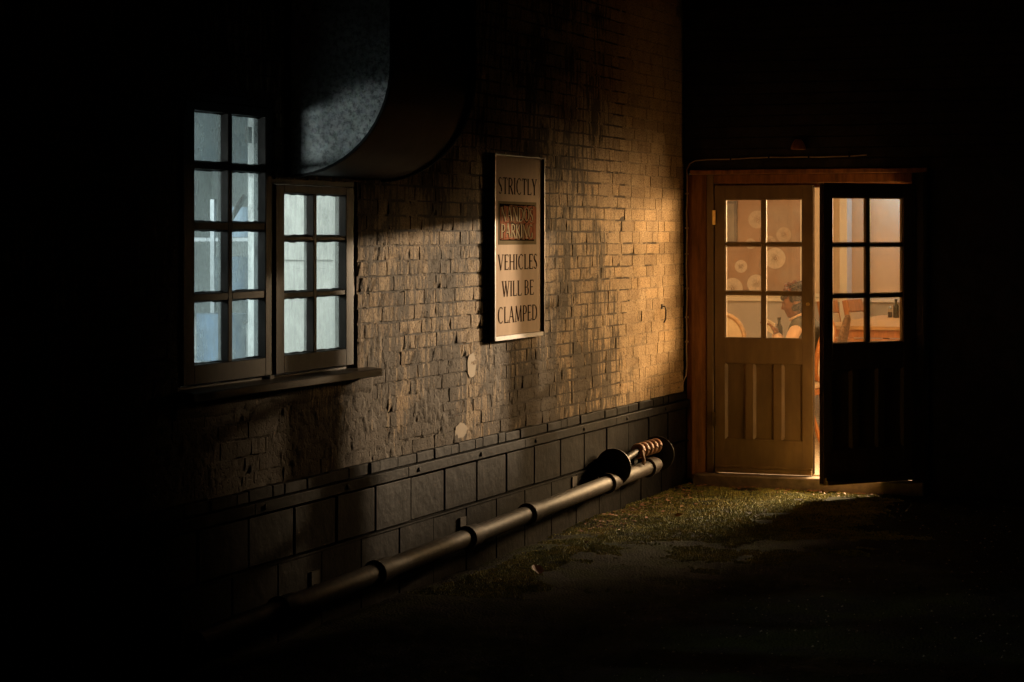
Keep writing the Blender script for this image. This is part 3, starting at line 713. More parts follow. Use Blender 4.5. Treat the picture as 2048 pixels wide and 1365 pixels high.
# ------------------------------------------------------------------ ventilation duct
DU = thing('ventilation_duct', 'large galvanised duct elbow curving out above the short casement', 'duct', (.25, -5.65, 1.967))
d0, d1 = -6.095, -5.13
prof = [(.001, 1.967)] + [(.02 + .48 * math.sin(a), 2.447 - .48 * math.cos(a)) for a in [k * math.pi / 2 / 14 for k in range(15)]] + [(.50, 3.6), (.001, 3.6)]
MB().prism(prof, lambda p, h: (p[0], h, p[1]), d0 + .004, d1 - .004).build('body', M_ductb, DU, smooth=True)
for ya, yb in ((d0, d0 + .004), (d1 - .004, d1)):
    MB().prism([(p[0] * .995 + .001, p[1] * .995 + .0105) for p in prof], lambda p, h: (p[0], h, p[1]), ya - (.001 if ya == d0 else -.001), yb).build('end_panel', M_duct, DU)
for ya in (d0 - .006, d1 - .012):
    b = MB(); arcp = prof[1:16] + [(.50, 3.6)]
    for i in range(len(arcp) - 1):
        p, q = arcp[i], arcp[i + 1]
        n1 = Vector((math.sin(min(i, 14) * math.pi / 28), -math.cos(min(i, 14) * math.pi / 28))); n2 = Vector((math.sin(min(i + 1, 14) * math.pi / 28), -math.cos(min(i + 1, 14) * math.pi / 28)))
        w = .012
        b.add([(p[0], ya, p[1]), (q[0], ya, q[1]), (q[0] + n2.x * w, ya, q[1] + n2.y * w), (p[0] + n1.x * w, ya, p[1] + n1.y * w), (p[0], ya + .018, p[1]), (q[0], ya + .018, q[1]), (q[0] + n2.x * w, ya + .018, q[1] + n2.y * w), (p[0] + n1.x * w, ya + .018, p[1] + n1.y * w)],
            [(0, 1, 2, 3), (7, 6, 5, 4), (3, 2, 6, 7), (0, 4, 5, 1)])
    b.build('flange', M_black, DU)
for k in range(15):
    a = (k + .5) * math.pi / 2 / 15
    MB().lathe((.02 + .455 * math.sin(a), d0 - .001, 2.447 - .455 * math.cos(a)), [(.006, 0), (.006, -.002), (.003, -.004)], 8, 'Y').build('rivet', M_duct, DU)
for k in range(5):
    MB().lathe((.476, d0 - .001, 2.52 + k * .1), [(.006, 0), (.006, -.002), (.003, -.004)], 8, 'Y').build('rivet', M_duct, DU)
MB().box((.0, d0 - .03, 1.955), (.02, d0 - .002, 3.5)).build('wall_bracket', M_black, DU)

# ------------------------------------------------------------------ soil pipe, hose reel, cable, hook, lamp
PI_ = thing('soil_pipe', 'black cast iron pipe with collars running low along the plinth', 'pipe', (.15, -3.7, .05))
pz = lambda y: .205 + (y + 1.4) * .0205
pt = lambda y: (.155, y, pz(y))
MB().tube([pt(-1.15), pt(-3.0), pt(-4.5), pt(-7.2)], .047, 20).build('pipe_run', M_iron, PI_, smooth=True)
for y in (-1.25, -2.05, -3.42, -4.3, -5.42, -6.4):
    b = MB(); b.tube([pt(y - .07), pt(y - .068), pt(y + .05), pt(y + .055)], [.05, .056, .056, .05], 20); b.build('collar', M_iron, PI_, smooth=True)
    b = MB(); b.tube([pt(y - .085), pt(y - .066)], [.062, .062], 20); b.build('collar_bead', M_iron, PI_, smooth=True)
for y in (-2.4, -4.15, -5.9):
    MB().box((.03, y - .02, pz(y) - .012), (.15, y + .02, pz(y) + .012)).build('bracket', M_iron, PI_)
    MB().box((.03, y - .04, pz(y) - .07), (.044, y + .04, pz(y) + .07)).build('bracket_plate', M_iron, PI_)
HR = thing('hose_reel', 'small black hose reel with terracotta coils at the wall foot near the corner', 'hose reel', (.1, -1.5, .03))
for y in (-1.95, -1.05):
    MB().lathe((.135, y, .27), [(.108, -.008), (.115, -.004), (.115, .004), (.108, .008)], 28, 'Y').build('flange', M_rubber, HR, smooth=True)
MB().tube([(.135, -1.94, .27), (.135, -1.5, .32), (.135, -1.06, .325)], .022, 14).build('drum', M_rubber, HR, smooth=True)
MB().box((.03, -1.53, .25), (.135, -1.47, .29)).build('bracket', M_rubber, HR)
for k in range(5):
    y = -1.46 + k * .09
    pts = [(.135 + .024 * math.cos(a), y + .012 * math.sin(a), .325 + .024 * math.sin(a)) for a in [q * 2 * math.pi / 20 for q in range(21)]]
    MB().tube(pts, .026, 10, False).build('hose_coil', M_hose, HR, smooth=True)
MB().tube([(.17, -1.49, .33), (.195, -1.52, .27), (.19, -1.53, .25)], .012, 8).build('hose_end', M_hose, HR, smooth=True)
CB = thing('cable', 'thin grey cable clipped up the corner and over the doors', 'cable', (.04, -.07, .62))
def wob(p, s=.004): return (p[0] + rnd.uniform(-s, s), p[1], p[2] + rnd.uniform(-s, s))
pts = [(.012, -.16, .64), (.022, -.12, .66), (.035, -.07, .72), (.040, -.064, .8)] + [wob((.038, -.062, z)) for z in np.arange(.9, 2.12, .12)] + [(.036, -.05, 2.15), (.06, -.06, 2.195), (.1, -.062, 2.215)] + [wob((x, -.062, 2.222 + .012 * (x - .1))) for x in np.arange(.2, 1.35, .11)]
MB().tube(pts, .0045, 8).build('cable_run', M_cable, CB, smooth=True)
for z in (.95, 1.12, 1.32, 1.56, 1.74, 1.98): MB().box((.026, -.072, z), (.05, -.054, z + .012)).build('clip', M_cable, CB)
for x in (.35, .62, .9, 1.18): MB().box((x, -.07, 2.21 + .012 * x), (x + .01, -.054, 2.24 + .012 * x)).build('clip', M_black, CB)
HK = thing('wall_hook', 'small rusty hook hanging on the pale render near the doors', 'hook', (.01, -.52, 1.1))
MB().tube([(-.005, -.52, 1.215), (.022, -.52, 1.215), (.03, -.522, 1.19), (.026, -.515, 1.13), (.016, -.52, 1.105)], .005, 8).build('hook_rod', M_iron, HK, smooth=True)
MB().box((.0, -.535, 1.2), (.006, -.505, 1.23)).build('hook_plate', M_iron, HK)
SL = thing('bulkhead_lamp', 'small unlit lamp on the dark wall above the doors', 'lamp', (.86, -.06, 2.27))
MB().box((.80, -.075, 2.285), (.90, -.046, 2.345)).build('base', M_black, SL, bevel=.004)
MB().lathe((.845, -.12, 2.30), [(.02, .05), (.035, .03), (.05, 0), (.052, -.018), (.045, -.02)], 16).build('lamp_shade', M_jamb, SL, smooth=True)
MB().tube([(.845, -.07, 2.33), (.845, -.1, 2.345), (.845, -.12, 2.335)], .008, 8).build('arm', M_black, SL)

# ------------------------------------------------------------------ vine hanging from the wall top
VN = thing('hanging_vine', 'straggling vine trailing down the dark wall beside the tall casement', 'vine', (.1, -7.1, 3.6))
def vine(pts, n, name='stem'):
    MB().tube(pts, [.006] * (len(pts) - 1) + [.002], 6).build(name, M_stem, VN, smooth=True)
    for k in range(n):
        t = rnd.random() * (len(pts) - 1); i = min(int(t), len(pts) - 2); p = Vector(pts[i]).lerp(Vector(pts[i + 1]), t - i)
        l = rnd.uniform(.025, .055); M = Matrix.Translation(p) @ Matrix.Rotation(rnd.uniform(0, 6.3), 4, 'Z') @ Matrix.Rotation(rnd.uniform(.3, 1.5), 4, 'Y')
        vs = [(0, 0, 0), (l * .35, l * .3, .003), (l * .8, l * .22, -.004), (l * 1.2, 0, -.008), (l * .8, -l * .22, -.004), (l * .35, -l * .3, .003), (l * .6, 0, .006)]
        MB().add([M @ Vector(v) for v in vs], [(0, 1, 6), (1, 2, 6), (2, 3, 6), (3, 4, 6), (4, 5, 6), (5, 0, 6)]).build('leaf', M_leaf, VN)
vine([(.04, -7.0, 3.6), (.08, -6.98, 3.1), (.12, -7.0, 2.6), (.14, -7.06, 2.45), (.15, -7.12, 2.36), (.15, -7.25, 2.25), (.15, -7.38, 2.16), (.15, -7.5, 2.12)], 34)
vine([(.03, -7.06, 3.6), (.09, -7.05, 2.9), (.13, -7.03, 2.55), (.15, -7.0, 2.44)], 20)
vine([(.03, -7.7, 3.6), (.09, -7.75, 2.9), (.13, -7.79, 2.5), (.15, -7.82, 2.38)], 18)

# ------------------------------------------------------------------ moss, pebbles, fallen leaves
def tuft(mb_v, mb_f, x, y, z, r, h):
    n0 = len(mb_v); a0 = rnd.random() * 6.28
    for k in range(4):
        a = a0 + k * 1.5708; mb_v.append((x + r * math.cos(a), y + r * math.sin(a), z - .004))
    mb_v.append((x + rnd.uniform(-.4, .4) * r, y + rnd.uniform(-.4, .4) * r, z + h))
    for k in range(4): mb_f.append((n0 + k, n0 + (k + 1) % 4, n0 + 4))
def gz(x, y): return float(ground_z(np.array(x), np.array(y)) + (fbm(np.array(x * 3.), np.array(y * 3.), 6) - .5) * .05)
mv, mf = [], []
def dens(x, y):
    a = math.exp(-(((x - .75) / 1.05) ** 2 + ((y + 1.6) / 2.0) ** 2) ** 1.6)
    c = .9 * math.exp(-((x - .34) / .30) ** 2) * (1 if -4.9 < y < -.2 else 0)
    return max(a, c)
cand = np.random.RandomState(5).rand(95000, 2)
X_ = .03 + cand[:, 0] * 2.1; Y_ = -5.2 + cand[:, 1] * 5.05
nz = fbm(X_ * 4 + 3, Y_ * 4 + 8, 5)
for x, y, q in zip(X_, Y_, nz):
    d = dens(x, y)
    if y > -.14 and x > .09: continue
    if q > .74 - .46 * d and d > .03:
        tuft(mv, mf, x, y, 0, rnd.uniform(.004, .013), rnd.uniform(.003, .010))
mv = np.array(mv); base = ground_z(mv[:, 0], mv[:, 1]) + (fbm(mv[:, 0] * 3, mv[:, 1] * 3, 6) - .5) * .05
mv[:, 2] += base
me = bpy.data.meshes.new('moss'); me.from_pydata(mv.tolist(), [], mf); me.materials.append(M_moss)
o = bpy.data.objects.new('moss', me); COL.objects.link(o); tag(o, 'patchy green moss on the damp ground by the doors', 'moss', kind='stuff')
pv, pf = [], []
for k in range(1800):
    x = rnd.uniform(.1, 3.6); y = rnd.uniform(-7.5, -.15); r = rnd.choice([.003, .004, .004, .006, .009])
    z = gz(x, y) if k % 1 == 0 else 0; n0 = len(pv)
    for v in ((r, 0, 0), (0, r, 0), (-r, 0, 0), (0, -r, 0), (0, 0, r * .8)): pv.append((x + v[0] * rnd.uniform(.6, 1.2), y + v[1] * rnd.uniform(.6, 1.2), z + v[2]))
    for q in range(4): pf.append((n0 + q, n0 + (q + 1) % 4, n0 + 4))
me = bpy.data.meshes.new('grit'); me.from_pydata(pv, [], pf); me.materials.append(M_pebble)
o = bpy.data.objects.new('grit', me); COL.objects.link(o); tag(o, 'scattered pale grit and pebbles on the asphalt', 'grit', kind='stuff')
lv, lfc = [], []
for k in range(420):
    if k % 3: x, y = .08 + abs(rnd.gauss(0, .14)), rnd.uniform(-2.6, -.12)
    else: x, y = rnd.uniform(.08, 1.5), -.15 - abs(rnd.gauss(0, .10))
    l = rnd.uniform(.008, .022); a = rnd.uniform(0, 6.28); z = gz(x, y) + .006; n0 = len(lv); ca, sa = math.cos(a), math.sin(a)
    for (p, q, h) in ((-1, 0, rnd.uniform(0, .4)), (0, .5, rnd.uniform(0, .5)), (1, 0, rnd.uniform(0, .6)), (0, -.5, rnd.uniform(0, .4))): lv.append((x + l * (p * ca - q * sa), y + l * (p * sa + q * ca), z + h * l))
    lfc.append((n0, n0 + 1, n0 + 2, n0 + 3))
me = bpy.data.meshes.new('leaf_litter'); me.from_pydata(lv, [], lfc); me.materials.append(M_dead)
o = bpy.data.objects.new('leaf_litter', me); COL.objects.link(o); tag(o, 'small brown leaf litter gathered along the wall foot and doorstep', 'litter', kind='stuff')
for (x, y, l, txt) in ((.42, -4.05, .07, 'orange curled dead leaf on the dark ground below the pipe'), (.5, -1.75, .06, 'dark dead leaf lying on the bright moss'), (.36, -3.1, .03, 'tiny pale leaf beside the pipe')):
    z = gz(x, y) + .012
    M = Matrix.Translation((x, y, z)) @ Matrix.Rotation(rnd.uniform(0, 6), 4, 'Z') @ Matrix.Rotation(-.3, 4, 'Y')
    vs = [(-l * .9, 0, .004), (-l * .3, l * .45, .016), (l * .4, l * .35, .012), (l, 0, .0), (l * .4, -l * .35, .014), (-l * .3, -l * .45, .01), (0, 0, 0)]
    lf = MB().add([M @ Vector(v) for v in vs], [(0, 1, 6), (1, 2, 6), (2, 3, 6), (3, 4, 6), (4, 5, 6), (5, 0, 6)]).build('fallen_leaf', M_dead)
    tag(lf, txt, 'leaf', 'fallen leaves')

# ================================================================== restaurant interior (floor z .05, far wall y 9.3)
FZ, CZt, RX0, RX1, RY1 = .05, 2.62, -3.3, 3.55, 9.3
struct(box('restaurant_floor', (RX0, .09, FZ - .1), (RX1, RY1, FZ), M_carpet))
struct(box('restaurant_ceiling', (RX0, .25, CZt), (RX1, RY1, CZt + .1), M_iwhite))
fw = struct(box('wall_far', (RX0, RY1, FZ - .1), (RX1, RY1 + .1, CZt + .1), M_iwall2))
struct(box('wall_right', (RX1, .25, FZ - .1), (RX1 + .1, RY1, CZt + .1), M_iwall))
struct(box('wall_left', (RX0 - .1, .0, FZ - .1), (RX0, RY1, CZt + .1), M_iwall))
struct(box('wall_front', (RX0, .252, FZ), (-.02, .30, CZt), M_iwall)); struct(box('wall_front_right', (1.74, .252, FZ), (RX1, .30, CZt), M_iwall)); struct(box('wall_front_head', (-.02, .252, 2.14), (1.74, .30, CZt), M_iwall))
# far wall dressing: dado, rail, wallpaper, pilasters
box('dado', (RX0, RY1 - .012, FZ), (RX1, RY1 - .001, .955), M_idado, fw)
box('dado_rail', (RX0, RY1 - .05, .957), (RX1, RY1 - .001, 1.0), M_itrim, fw, .006); box('dado_rail', (RX0, RY1 - .03, 1.002), (RX1, RY1 - .001, 1.05), M_itrim, fw, .006)
WPX = -1.445
wp = box('wallpaper', (RX0, RY1 - .006, 1.052), (WPX, RY1 - .001, CZt), M_paper, fw)
box('pilaster', (WPX + .002, RY1 - .04, 1.052), (WPX + .075, RY1 - .001, CZt), M_itrim, fw)
box('pilaster', (-.94, RY1 - .30, FZ), (-.86, RY1 - .051, CZt), M_itrim, fw)
box('alcove_panel', (-1.36, RY1 - .02, 1.052), (-.945, RY1 - .001, CZt), M_iwall, fw)
MOT = ((-2.13, 1.345, .072, 1), (-1.736, 1.438, .118, 1), (-2.225, 1.10, .115, 1), (-1.954, 1.15, .105, 1), (-1.945, 1.87, .10, 0), (-1.638, 1.70, .085, 0), (-1.80, 1.62, .07, 0), (-2.02, 1.60, .06, 0))
for (x, z, r, bright) in MOT:
    yq = RY1 - .0075 + rnd.uniform(-.0006, .0006)
    mo = MB().lathe((x, yq, z), [(r, .0008), (r, -.0008)], 36, 'Y').build('dandelion_print', M_motif if bright else M_motif2, wp)
sp = MB()
for (x, z, r, bright) in MOT:
    nn = 22
    for k in range(nn):
        a = k * 2 * math.pi / nn + rnd.uniform(-.06, .06); r0, r1 = r * rnd.uniform(.14, .3), r * rnd.uniform(.4, .85); w = .0022
        dx, dz = math.cos(a), math.sin(a); q = [(x + dx * r0 - dz * w, z + dz * r0 + dx * w), (x + dx * r0 + dz * w, z + dz * r0 - dx * w), (x + dx * r1, z + dz * r1)]
        sp.add([(p[0], RY1 - .0098, p[1]) for p in q], [(0, 1, 2)])
    for k in range(6):
        a = k * 1.047; c = (x + r * .12 * math.cos(a), z + r * .12 * math.sin(a))
        sp.add([(c[0] + r * .06 * math.cos(t), RY1 - .0098, c[1] + r * .08 * math.sin(t)) for t in (0, 1.57, 3.14, 4.71)], [(0, 1, 2, 3)])
sp.build('radial_print', M_motifd, wp)
PC = thing('framed_picture', 'dark framed picture on the brown wallpaper', 'picture', (-2.28, RY1 - .03, 1.6))
b = MB(); fx0, fx1, fz0, fz1 = -2.62, -2.17, 1.60, 2.08
for a in (((fx0, fz0), (fx1, fz0 + .03)), ((fx0, fz1 - .03), (fx1, fz1)), ((fx0, fz0 + .03), (fx0 + .03, fz1 - .03)), ((fx1 - .03, fz0 + .03), (fx1, fz1 - .03))): b.box((a[0][0], RY1 - .04, a[0][1]), (a[1][0], RY1 - .013, a[1][1]))
b.build('picture_frame', M_picframe, PC); box('print', (fx0 + .03, RY1 - .025, fz0 + .03), (fx1 - .03, RY1 - .014, fz1 - .03), M_picture, PC)

# ---- furniture
def table(label, x0, x1, y0, y1, zt, legs=True, apron=.07, mat=M_oak):
    T = thing('dining_table', label, 'table', ((x0 + x1) / 2, (y0 + y1) / 2, FZ))
    box('table_top', (x0, y0, zt - .035), (x1, y1, zt), mat, T, .004)
    a = MB(); a.box((x0 + .04, y0 + .04, zt - .036 - apron), (x1 - .04, y0 + .06, zt - .036)); a.box((x0 + .04, y1 - .06, zt - .036 - apron), (x1 - .04, y1 - .04, zt - .036))
    a.box((x0 + .04, y0 + .06, zt - .036 - apron), (x0 + .06, y1 - .06, zt - .036)); a.box((x1 - .06, y0 + .06, zt - .036 - apron), (x1 - .04, y1 - .06, zt - .036)); a.build('apron', M_redwood if mat is M_oak else mat, T)
    for x in (x0 + .04, x1 - .1):
        for y in (y0 + .04, y1 - .1): box('leg', (x + .001, y + .001, FZ), (x + .059, y + .059, zt - .037), M_darkwood, T, .003)
    return T
table('pale oak table in front of the reading woman', -1.35, -.06, 2.5, 3.4, .80)
table('long oak table with bottle and shakers at the far right', -.34, 1.9, 5.4, 8.3, .855, apron=.07)
# slatted bench front under the long table
BN = thing('bench', 'dark slatted bench tucked under the long oak table', 'bench', (.3, 5.3, FZ))
box('seat', (-.5, 5.18, .49), (1.3, 5.42, .53), M_darkwood, BN, .004)
box('back_board', (-.5, 5.40, .62), (1.3, 5.43, .74), M_redwood, BN, .004)
for k in range(9): box('slat', (-.48 + k * .2, 5.405, .535), (-.48 + k * .2 + .09, 5.425, .618), M_darkwood, BN)
for x in (-.48, .4, 1.22):
    for y in (5.2, 5.36): box('leg', (x, y, FZ), (x + .05, y + .045, .488), M_darkwood, BN)

def oval_chair(label, loc, rz, padm=M_pad, wood=M_redwood):
    """front of the chair faces local +X; back is an oval hoop"""
    T = thing('dining_chair', label, 'chair', loc)
    xf = Matrix.Translation(loc) @ Matrix.Rotation(rz, 4, 'Z')
    B = lambda n, a, c, m, bv=.004: box(n, a, c, m, T, bv, xf)
    B('seat', (-.22, -.23, .40), (.23, .23, .455), padm, .02); B('seat_frame', (-.22, -.23, .36), (.23, .23, .399), wood)
    for y in (-.2, .2): MB().tube([(.19, y, 0), (.2, y, .36)], [.016, .022], 8).build('leg', wood, T, True, xf=xf)
    for y in (-.19, .19): MB().tube([(-.30, y, 0), (-.23, y, .22), (-.205, y, .45), (-.25, y * .95, .6)], [.016, .02, .022, .018], 8).build('leg', wood, T, True, xf=xf)
    hoop = [(-.235 - .10 * (math.sin(a) * .5 + .5), .225 * math.cos(a), .72 + .23 * math.sin(a)) for a in [q * 2 * math.pi / 28 for q in range(29)]]
    MB().tube(hoop, .021, 8, False).build('back_hoop', wood, T, True, xf=xf)
    pad = MB(); ring = [(-.235 - .10 * (math.sin(a) * .5 + .5), .208 * math.cos(a), .72 + .213 * math.sin(a)) for a in [q * 2 * math.pi / 24 for q in range(24)]]
    n = 24; pad.add([(p[0] - .012, p[1], p[2]) for p in ring] + [(p[0] + .012, p[1], p[2]) for p in ring] + [(-.33, 0, .72), (-.245, 0, .72)],
        [(i, (i + 1) % n, n + (i + 1) % n, n + i) for i in range(n)] + [((i + 1) % n, i, 2 * n) for i in range(n)] + [(n + i, n + (i + 1) % n, 2 * n + 1) for i in range(n)])
    pad.build('back_pad', padm, T, True, xf=xf); return T
oval_chair('oval backed chair across the table from the woman', (-.88, 3.72, FZ), R(-90), M_pad, M_oak)
oval_chair('red wood oval backed chair the woman sits on', (.10, 2.62, FZ), R(180), M_pad, M_redwood)
def slab_chair(label, loc, rz):
    T = thing('dining_chair', label, 'chair', loc); xf = Matrix.Translation(loc) @ Matrix.Rotation(rz, 4, 'Z')
    B = lambda n, a, c, m, bv=.004, M=None: box(n, a, c, m, T, bv, xf if M is None else xf @ M)
    B('seat', (-.21, -.21, .41), (.22, .21, .47), M_pad, .015)
    for x in (-.2, .17):
        for y in (-.2, .16): B('leg', (x, y, 0), (x + .04, y + .04, .409), M_redwood)
    tl = Matrix.Translation((-.2, 0, .44)) @ Matrix.Rotation(R(-11), 4, 'Y')
    B('back_pad', (-.02, -.2, .04), (.028, .2, .41), M_pad, .015, tl); B('top_rail', (-.025, -.21, .412), (.03, .21, .54), M_redwood, .005, tl)
    for y in (-.235, .21): B('back_post', (-.028, y, -.02), (.022, y + .022, .54), M_redwood, .003, tl)
    return T
slab_chair('cream chair with orange top rail beside the bottle table', (-.30, 8.05, FZ), R(-8))
slab_chair('cream chair with orange top rail, partly hidden by the door stile', (-.46, 7.6, FZ), R(-8))
oval_chair('brown tweed backed chair seen edge on through the open door leaf', (-.02, 3.75, FZ), R(187), M_tweed, M_tweed)

# table ware
def bottle(label, x, y, z, h=.19, r=.03):
    o = MB().lathe((x, y, z), [(r * .9, 0), (r, .006), (r, h * .6), (r * .9, h * .66), (r * .42, h * .76), (r * .40, h * .9), (r * .5, h * .905), (r * .5, h)], 18).build('bottle', M_bottle, None, True)
    return tag(o, label, 'bottle')
bottle('dark bottle between two glass shakers on the long table', -.04, 7.6, .855)
bottle('dark bottle on the table beside the woman\'s hands', -.11, 3.1, .80, .215)
def shaker(label, x, y, z, fill):
    T = thing('shaker', label, 'shaker', (x, y, z))
    MB().lathe((x, y, z), [(.024, 0), (.026, .004), (.024, .075), (.02, .09)], 16).build('glass_body', M_cglass, T, True)
    MB().lathe((x, y, z + .003), [(.021, 0), (.021, .055)], 16).build('contents', fill, T, True)
    MB().lathe((x, y, z + .0905), [(.021, 0), (.021, .012), (.012, .024), (.005, .03)], 16).build('cap', M_steel, T, True)
shaker('glass pepper shaker left of the dark bottle', -.105, 7.62, .855, M_pepper)
shaker('glass salt shaker right of the dark bottle', -.0, 7.68, .855, M_salt)

# ---- the woman
PX, PYW = .24, 2.62
def skin_obj(name, joints, edges, mat, sub=2):
    me = bpy.data.meshes.new(name); me.from_pydata([j[0] for j in joints], edges, [])
    o = bpy.data.objects.new(name, me); COL.objects.link(o)
    o.modifiers.new('skin', 'SKIN'); sl = me.skin_vertices[0].data
    for i, j in enumerate(joints):
        r = j[1]; sl[i].radius = r if isinstance(r, tuple) else (r, r); sl[i].use_root = (i == 0)
    sb = o.modifiers.new('sub', 'SUBSURF'); sb.levels = sub; sb.render_levels = sub
    dg = bpy.context.evaluated_depsgraph_get(); ev = o.evaluated_get(dg); out = bpy.data.meshes.new_from_object(ev)
    bpy.data.objects.remove(o); out.name = name; return out
def mesh_pts(me): return [tuple(v.co) for v in me.vertices], [tuple(p.vertices) for p in me.polygons]
PE = thing('person', 'seated woman in a dark gilet over pale sleeves, reading in profile', 'person', (PX, PYW, FZ))
def Lp(f, s, z): return (PX - f, PYW + s, z)     # f forward (towards -X), s to her right (+Y), z up
hip = .56
J = [(Lp(0, 0, hip), (.13, .10)), (Lp(.0, 0, .72), (.11, .10)), (Lp(.03, 0, .87), (.125, .10)), (Lp(.065, 0, .98), (.07, .06)), (Lp(.075, 0, 1.03), .046), (Lp(.075, 0, 1.08), .045)]
E_ = [(0, 1), (1, 2), (2, 3), (3, 4), (4, 5)]
def limb(pts, start):
    p = start
    for q in pts: J.append(q); E_.append((p, len(J) - 1)); p = len(J) - 1
armL = [(Lp(.06, -.165, .93), .042), (Lp(.09, -.20, .82), .042), (Lp(.13, -.20, .755), .038), (Lp(.18, -.15, .83), .032), (Lp(.215, -.11, .905), .024)]
armR = [(Lp(.06, .165, .93), .042), (Lp(.14, .20, .82), .042), (Lp(.20, .18, .76), .038), (Lp(.25, .10, .84), .032), (Lp(.275, .03, .905), .024)]
limb(armL, 3); limb(armR, 3)
for s in (-.09, .09):
    limb([(Lp(.12, s, .55), .085), (Lp(.40, s * 1.1, .555), .062), (Lp(.43, s * 1.1, .48), .058), (Lp(.40, s * 1.1, .28), .046), (Lp(.38, s * 1.1, .13), .034), (Lp(.44, s * 1.15, .085), .03), (Lp(.54, s * 1.2, .075), .026)], 0)
bv, bf = mesh_pts(skin_obj('body', J, E_, M_skin))
bm_ = MB(); bm_.add(bv, bf)
# head: shaped ellipsoid with brow, nose, lips, chin
HC = Vector(Lp(.095, 0, 1.145)); tilt = Matrix.Rotation(R(-10), 3, 'Y')
nu, nv = 36, 28; hv = []
for j in range(nv + 1):
    ph = math.pi * j / nv
    for i in range(nu):
        a = 2 * math.pi * i / nu
        z = math.cos(ph); sp_ = math.sin(ph) if z > -.2 else math.sin(ph) ** .62
        f, s = math.cos(a) * sp_, math.sin(a) * sp_
        F_, S_, Z_ = f * .098, s * .073, z * .118
        if z < -.2: F_ *= 1 - .15 * (-z - .2); S_ *= 1 - .42 * (-z - .2)
        if f < 0 and z < -.1: F_ *= 1 - .75 * (-z - .1)
        fr = max(0, f) ** 2 * math.exp(-(s / .22) ** 2)
        nose = .030 * math.exp(-((z + .18) / .11) ** 2) * math.exp(-(s / .13) ** 2) * (f > 0) + .014 * math.exp(-((z - .02) / .16) ** 2) * math.exp(-(s / .1) ** 2) * (f > 0)
        lips = .012 * math.exp(-((z + .47) / .06) ** 2) * math.exp(-(s / .2) ** 2) * (f > 0) + .010 * math.exp(-((z + .60) / .06) ** 2) * math.exp(-(s / .2) ** 2) * (f > 0)
        chin = .020 * math.exp(-((z + .83) / .14) ** 2) * math.exp(-(s / .3) ** 2) * (f > 0)
        brow = .008 * math.exp(-((z - .2) / .09) ** 2) * (f > .4) - .007 * math.exp(-((z - .04) / .07) ** 2) * math.exp(-((abs(s) - .4) / .16) ** 2) * (f > 0)
        F_ += nose + lips + chin + brow
        v = tilt @ Vector((-F_, S_, Z_)); hv.append(HC + v)
hf = [(j * nu + i, j * nu + (i + 1) % nu, (j + 1) * nu + (i + 1) % nu, (j + 1) * nu + i) for j in range(nv) for i in range(nu)]
bm_.add(hv, hf)
for s in (-1, 1):   # ears
    ev = []; c = HC + tilt @ Vector((.012, s * .071, -.008))
    for j in range(9):
        for i in range(10):
            ph = math.pi * j / 8; a = 2 * math.pi * i / 10
            ev.append(c + tilt @ Vector((math.cos(a) * math.sin(ph) * .019, s * math.sin(a) * math.sin(ph) * .011, math.cos(ph) * .031)))
    bm_.add(ev, [(j * 10 + i, j * 10 + (i + 1) % 10, (j + 1) * 10 + (i + 1) % 10, (j + 1) * 10 + i) for j in range(8) for i in range(10)])
def hand(wrist, dirv, palmn, curl):
    w = Vector(wrist); d = Vector(dirv).normalized(); n = Vector(palmn).normalized(); sd = d.cross(n).normalized()
    pl = MB(); pc = w + d * .045
    for j in range(9):
        for i in range(12):
            ph = math.pi * j / 8; a = 2 * math.pi * i / 12
            pl.v.append(tuple(pc + d * math.cos(ph) * .052 + sd * math.cos(a) * math.sin(ph) * .040 + n * math.sin(a) * math.sin(ph) * .017))
    pl.f = [(j * 12 + i, j * 12 + (i + 1) % 12, (j + 1) * 12 + (i + 1) % 12, (j + 1) * 12 + i) for j in range(8) for i in range(12)]
    bm_.add(pl.v, pl.f)
    for k, (o_, l) in enumerate(((-.030, .066), (-.010, .078), (.010, .074), (.028, .058))):
        p = w + d * .082 + sd * o_; pts = [p - d * .012, p]; dd = d.copy()
        for q in range(3):
            dd = (dd * math.cos(curl) + n * math.sin(curl)).normalized(); p = p + dd * l / 3; pts.append(p)
        bm_.tube(pts, [.0095, .0095, .009, .008, .006], 8)
    p = w + d * .03 - sd * .034; td = (d * .6 - sd * .5 + n * .5).normalized()
    bm_.tube([p, p + td * .03, p + td * .05 + n * .008, p + td * .06 + n * .024 + d * .01], [.012, .011, .010, .007], 8)
hand(Lp(.215, -.11, .905), (-.55, .35, .75), (-.75, .2, -.6), .42)
hand(Lp(.275, .03, .905), (-.45, -.35, .8), (-.6, -.4, -.6), .4)
me = bpy.data.meshes.new('body'); me.from_pydata([tuple(v) for v in bm_.v], [], bm_.f)
tmp = bpy.data.objects.new('tmp', me); COL.objects.link(tmp); rm = tmp.modifiers.new('r', 'REMESH'); rm.mode = 'VOXEL'; rm.voxel_size = .0052; rm.use_smooth_shade = True
me2 = bpy.data.meshes.new_from_object(tmp.evaluated_get(bpy.context.evaluated_depsgraph_get())); bpy.data.objects.remove(tmp)
def place(name, me, mat, par):
    off = wloc(par); me.transform(Matrix.Translation(-off)); me.materials.clear(); me.materials.append(mat)
    me.polygons.foreach_set('use_smooth', [True] * len(me.polygons)); o = bpy.data.objects.new(name, me); COL.objects.link(o); o.parent = par; return o
place('body', me2, M_skin, PE)
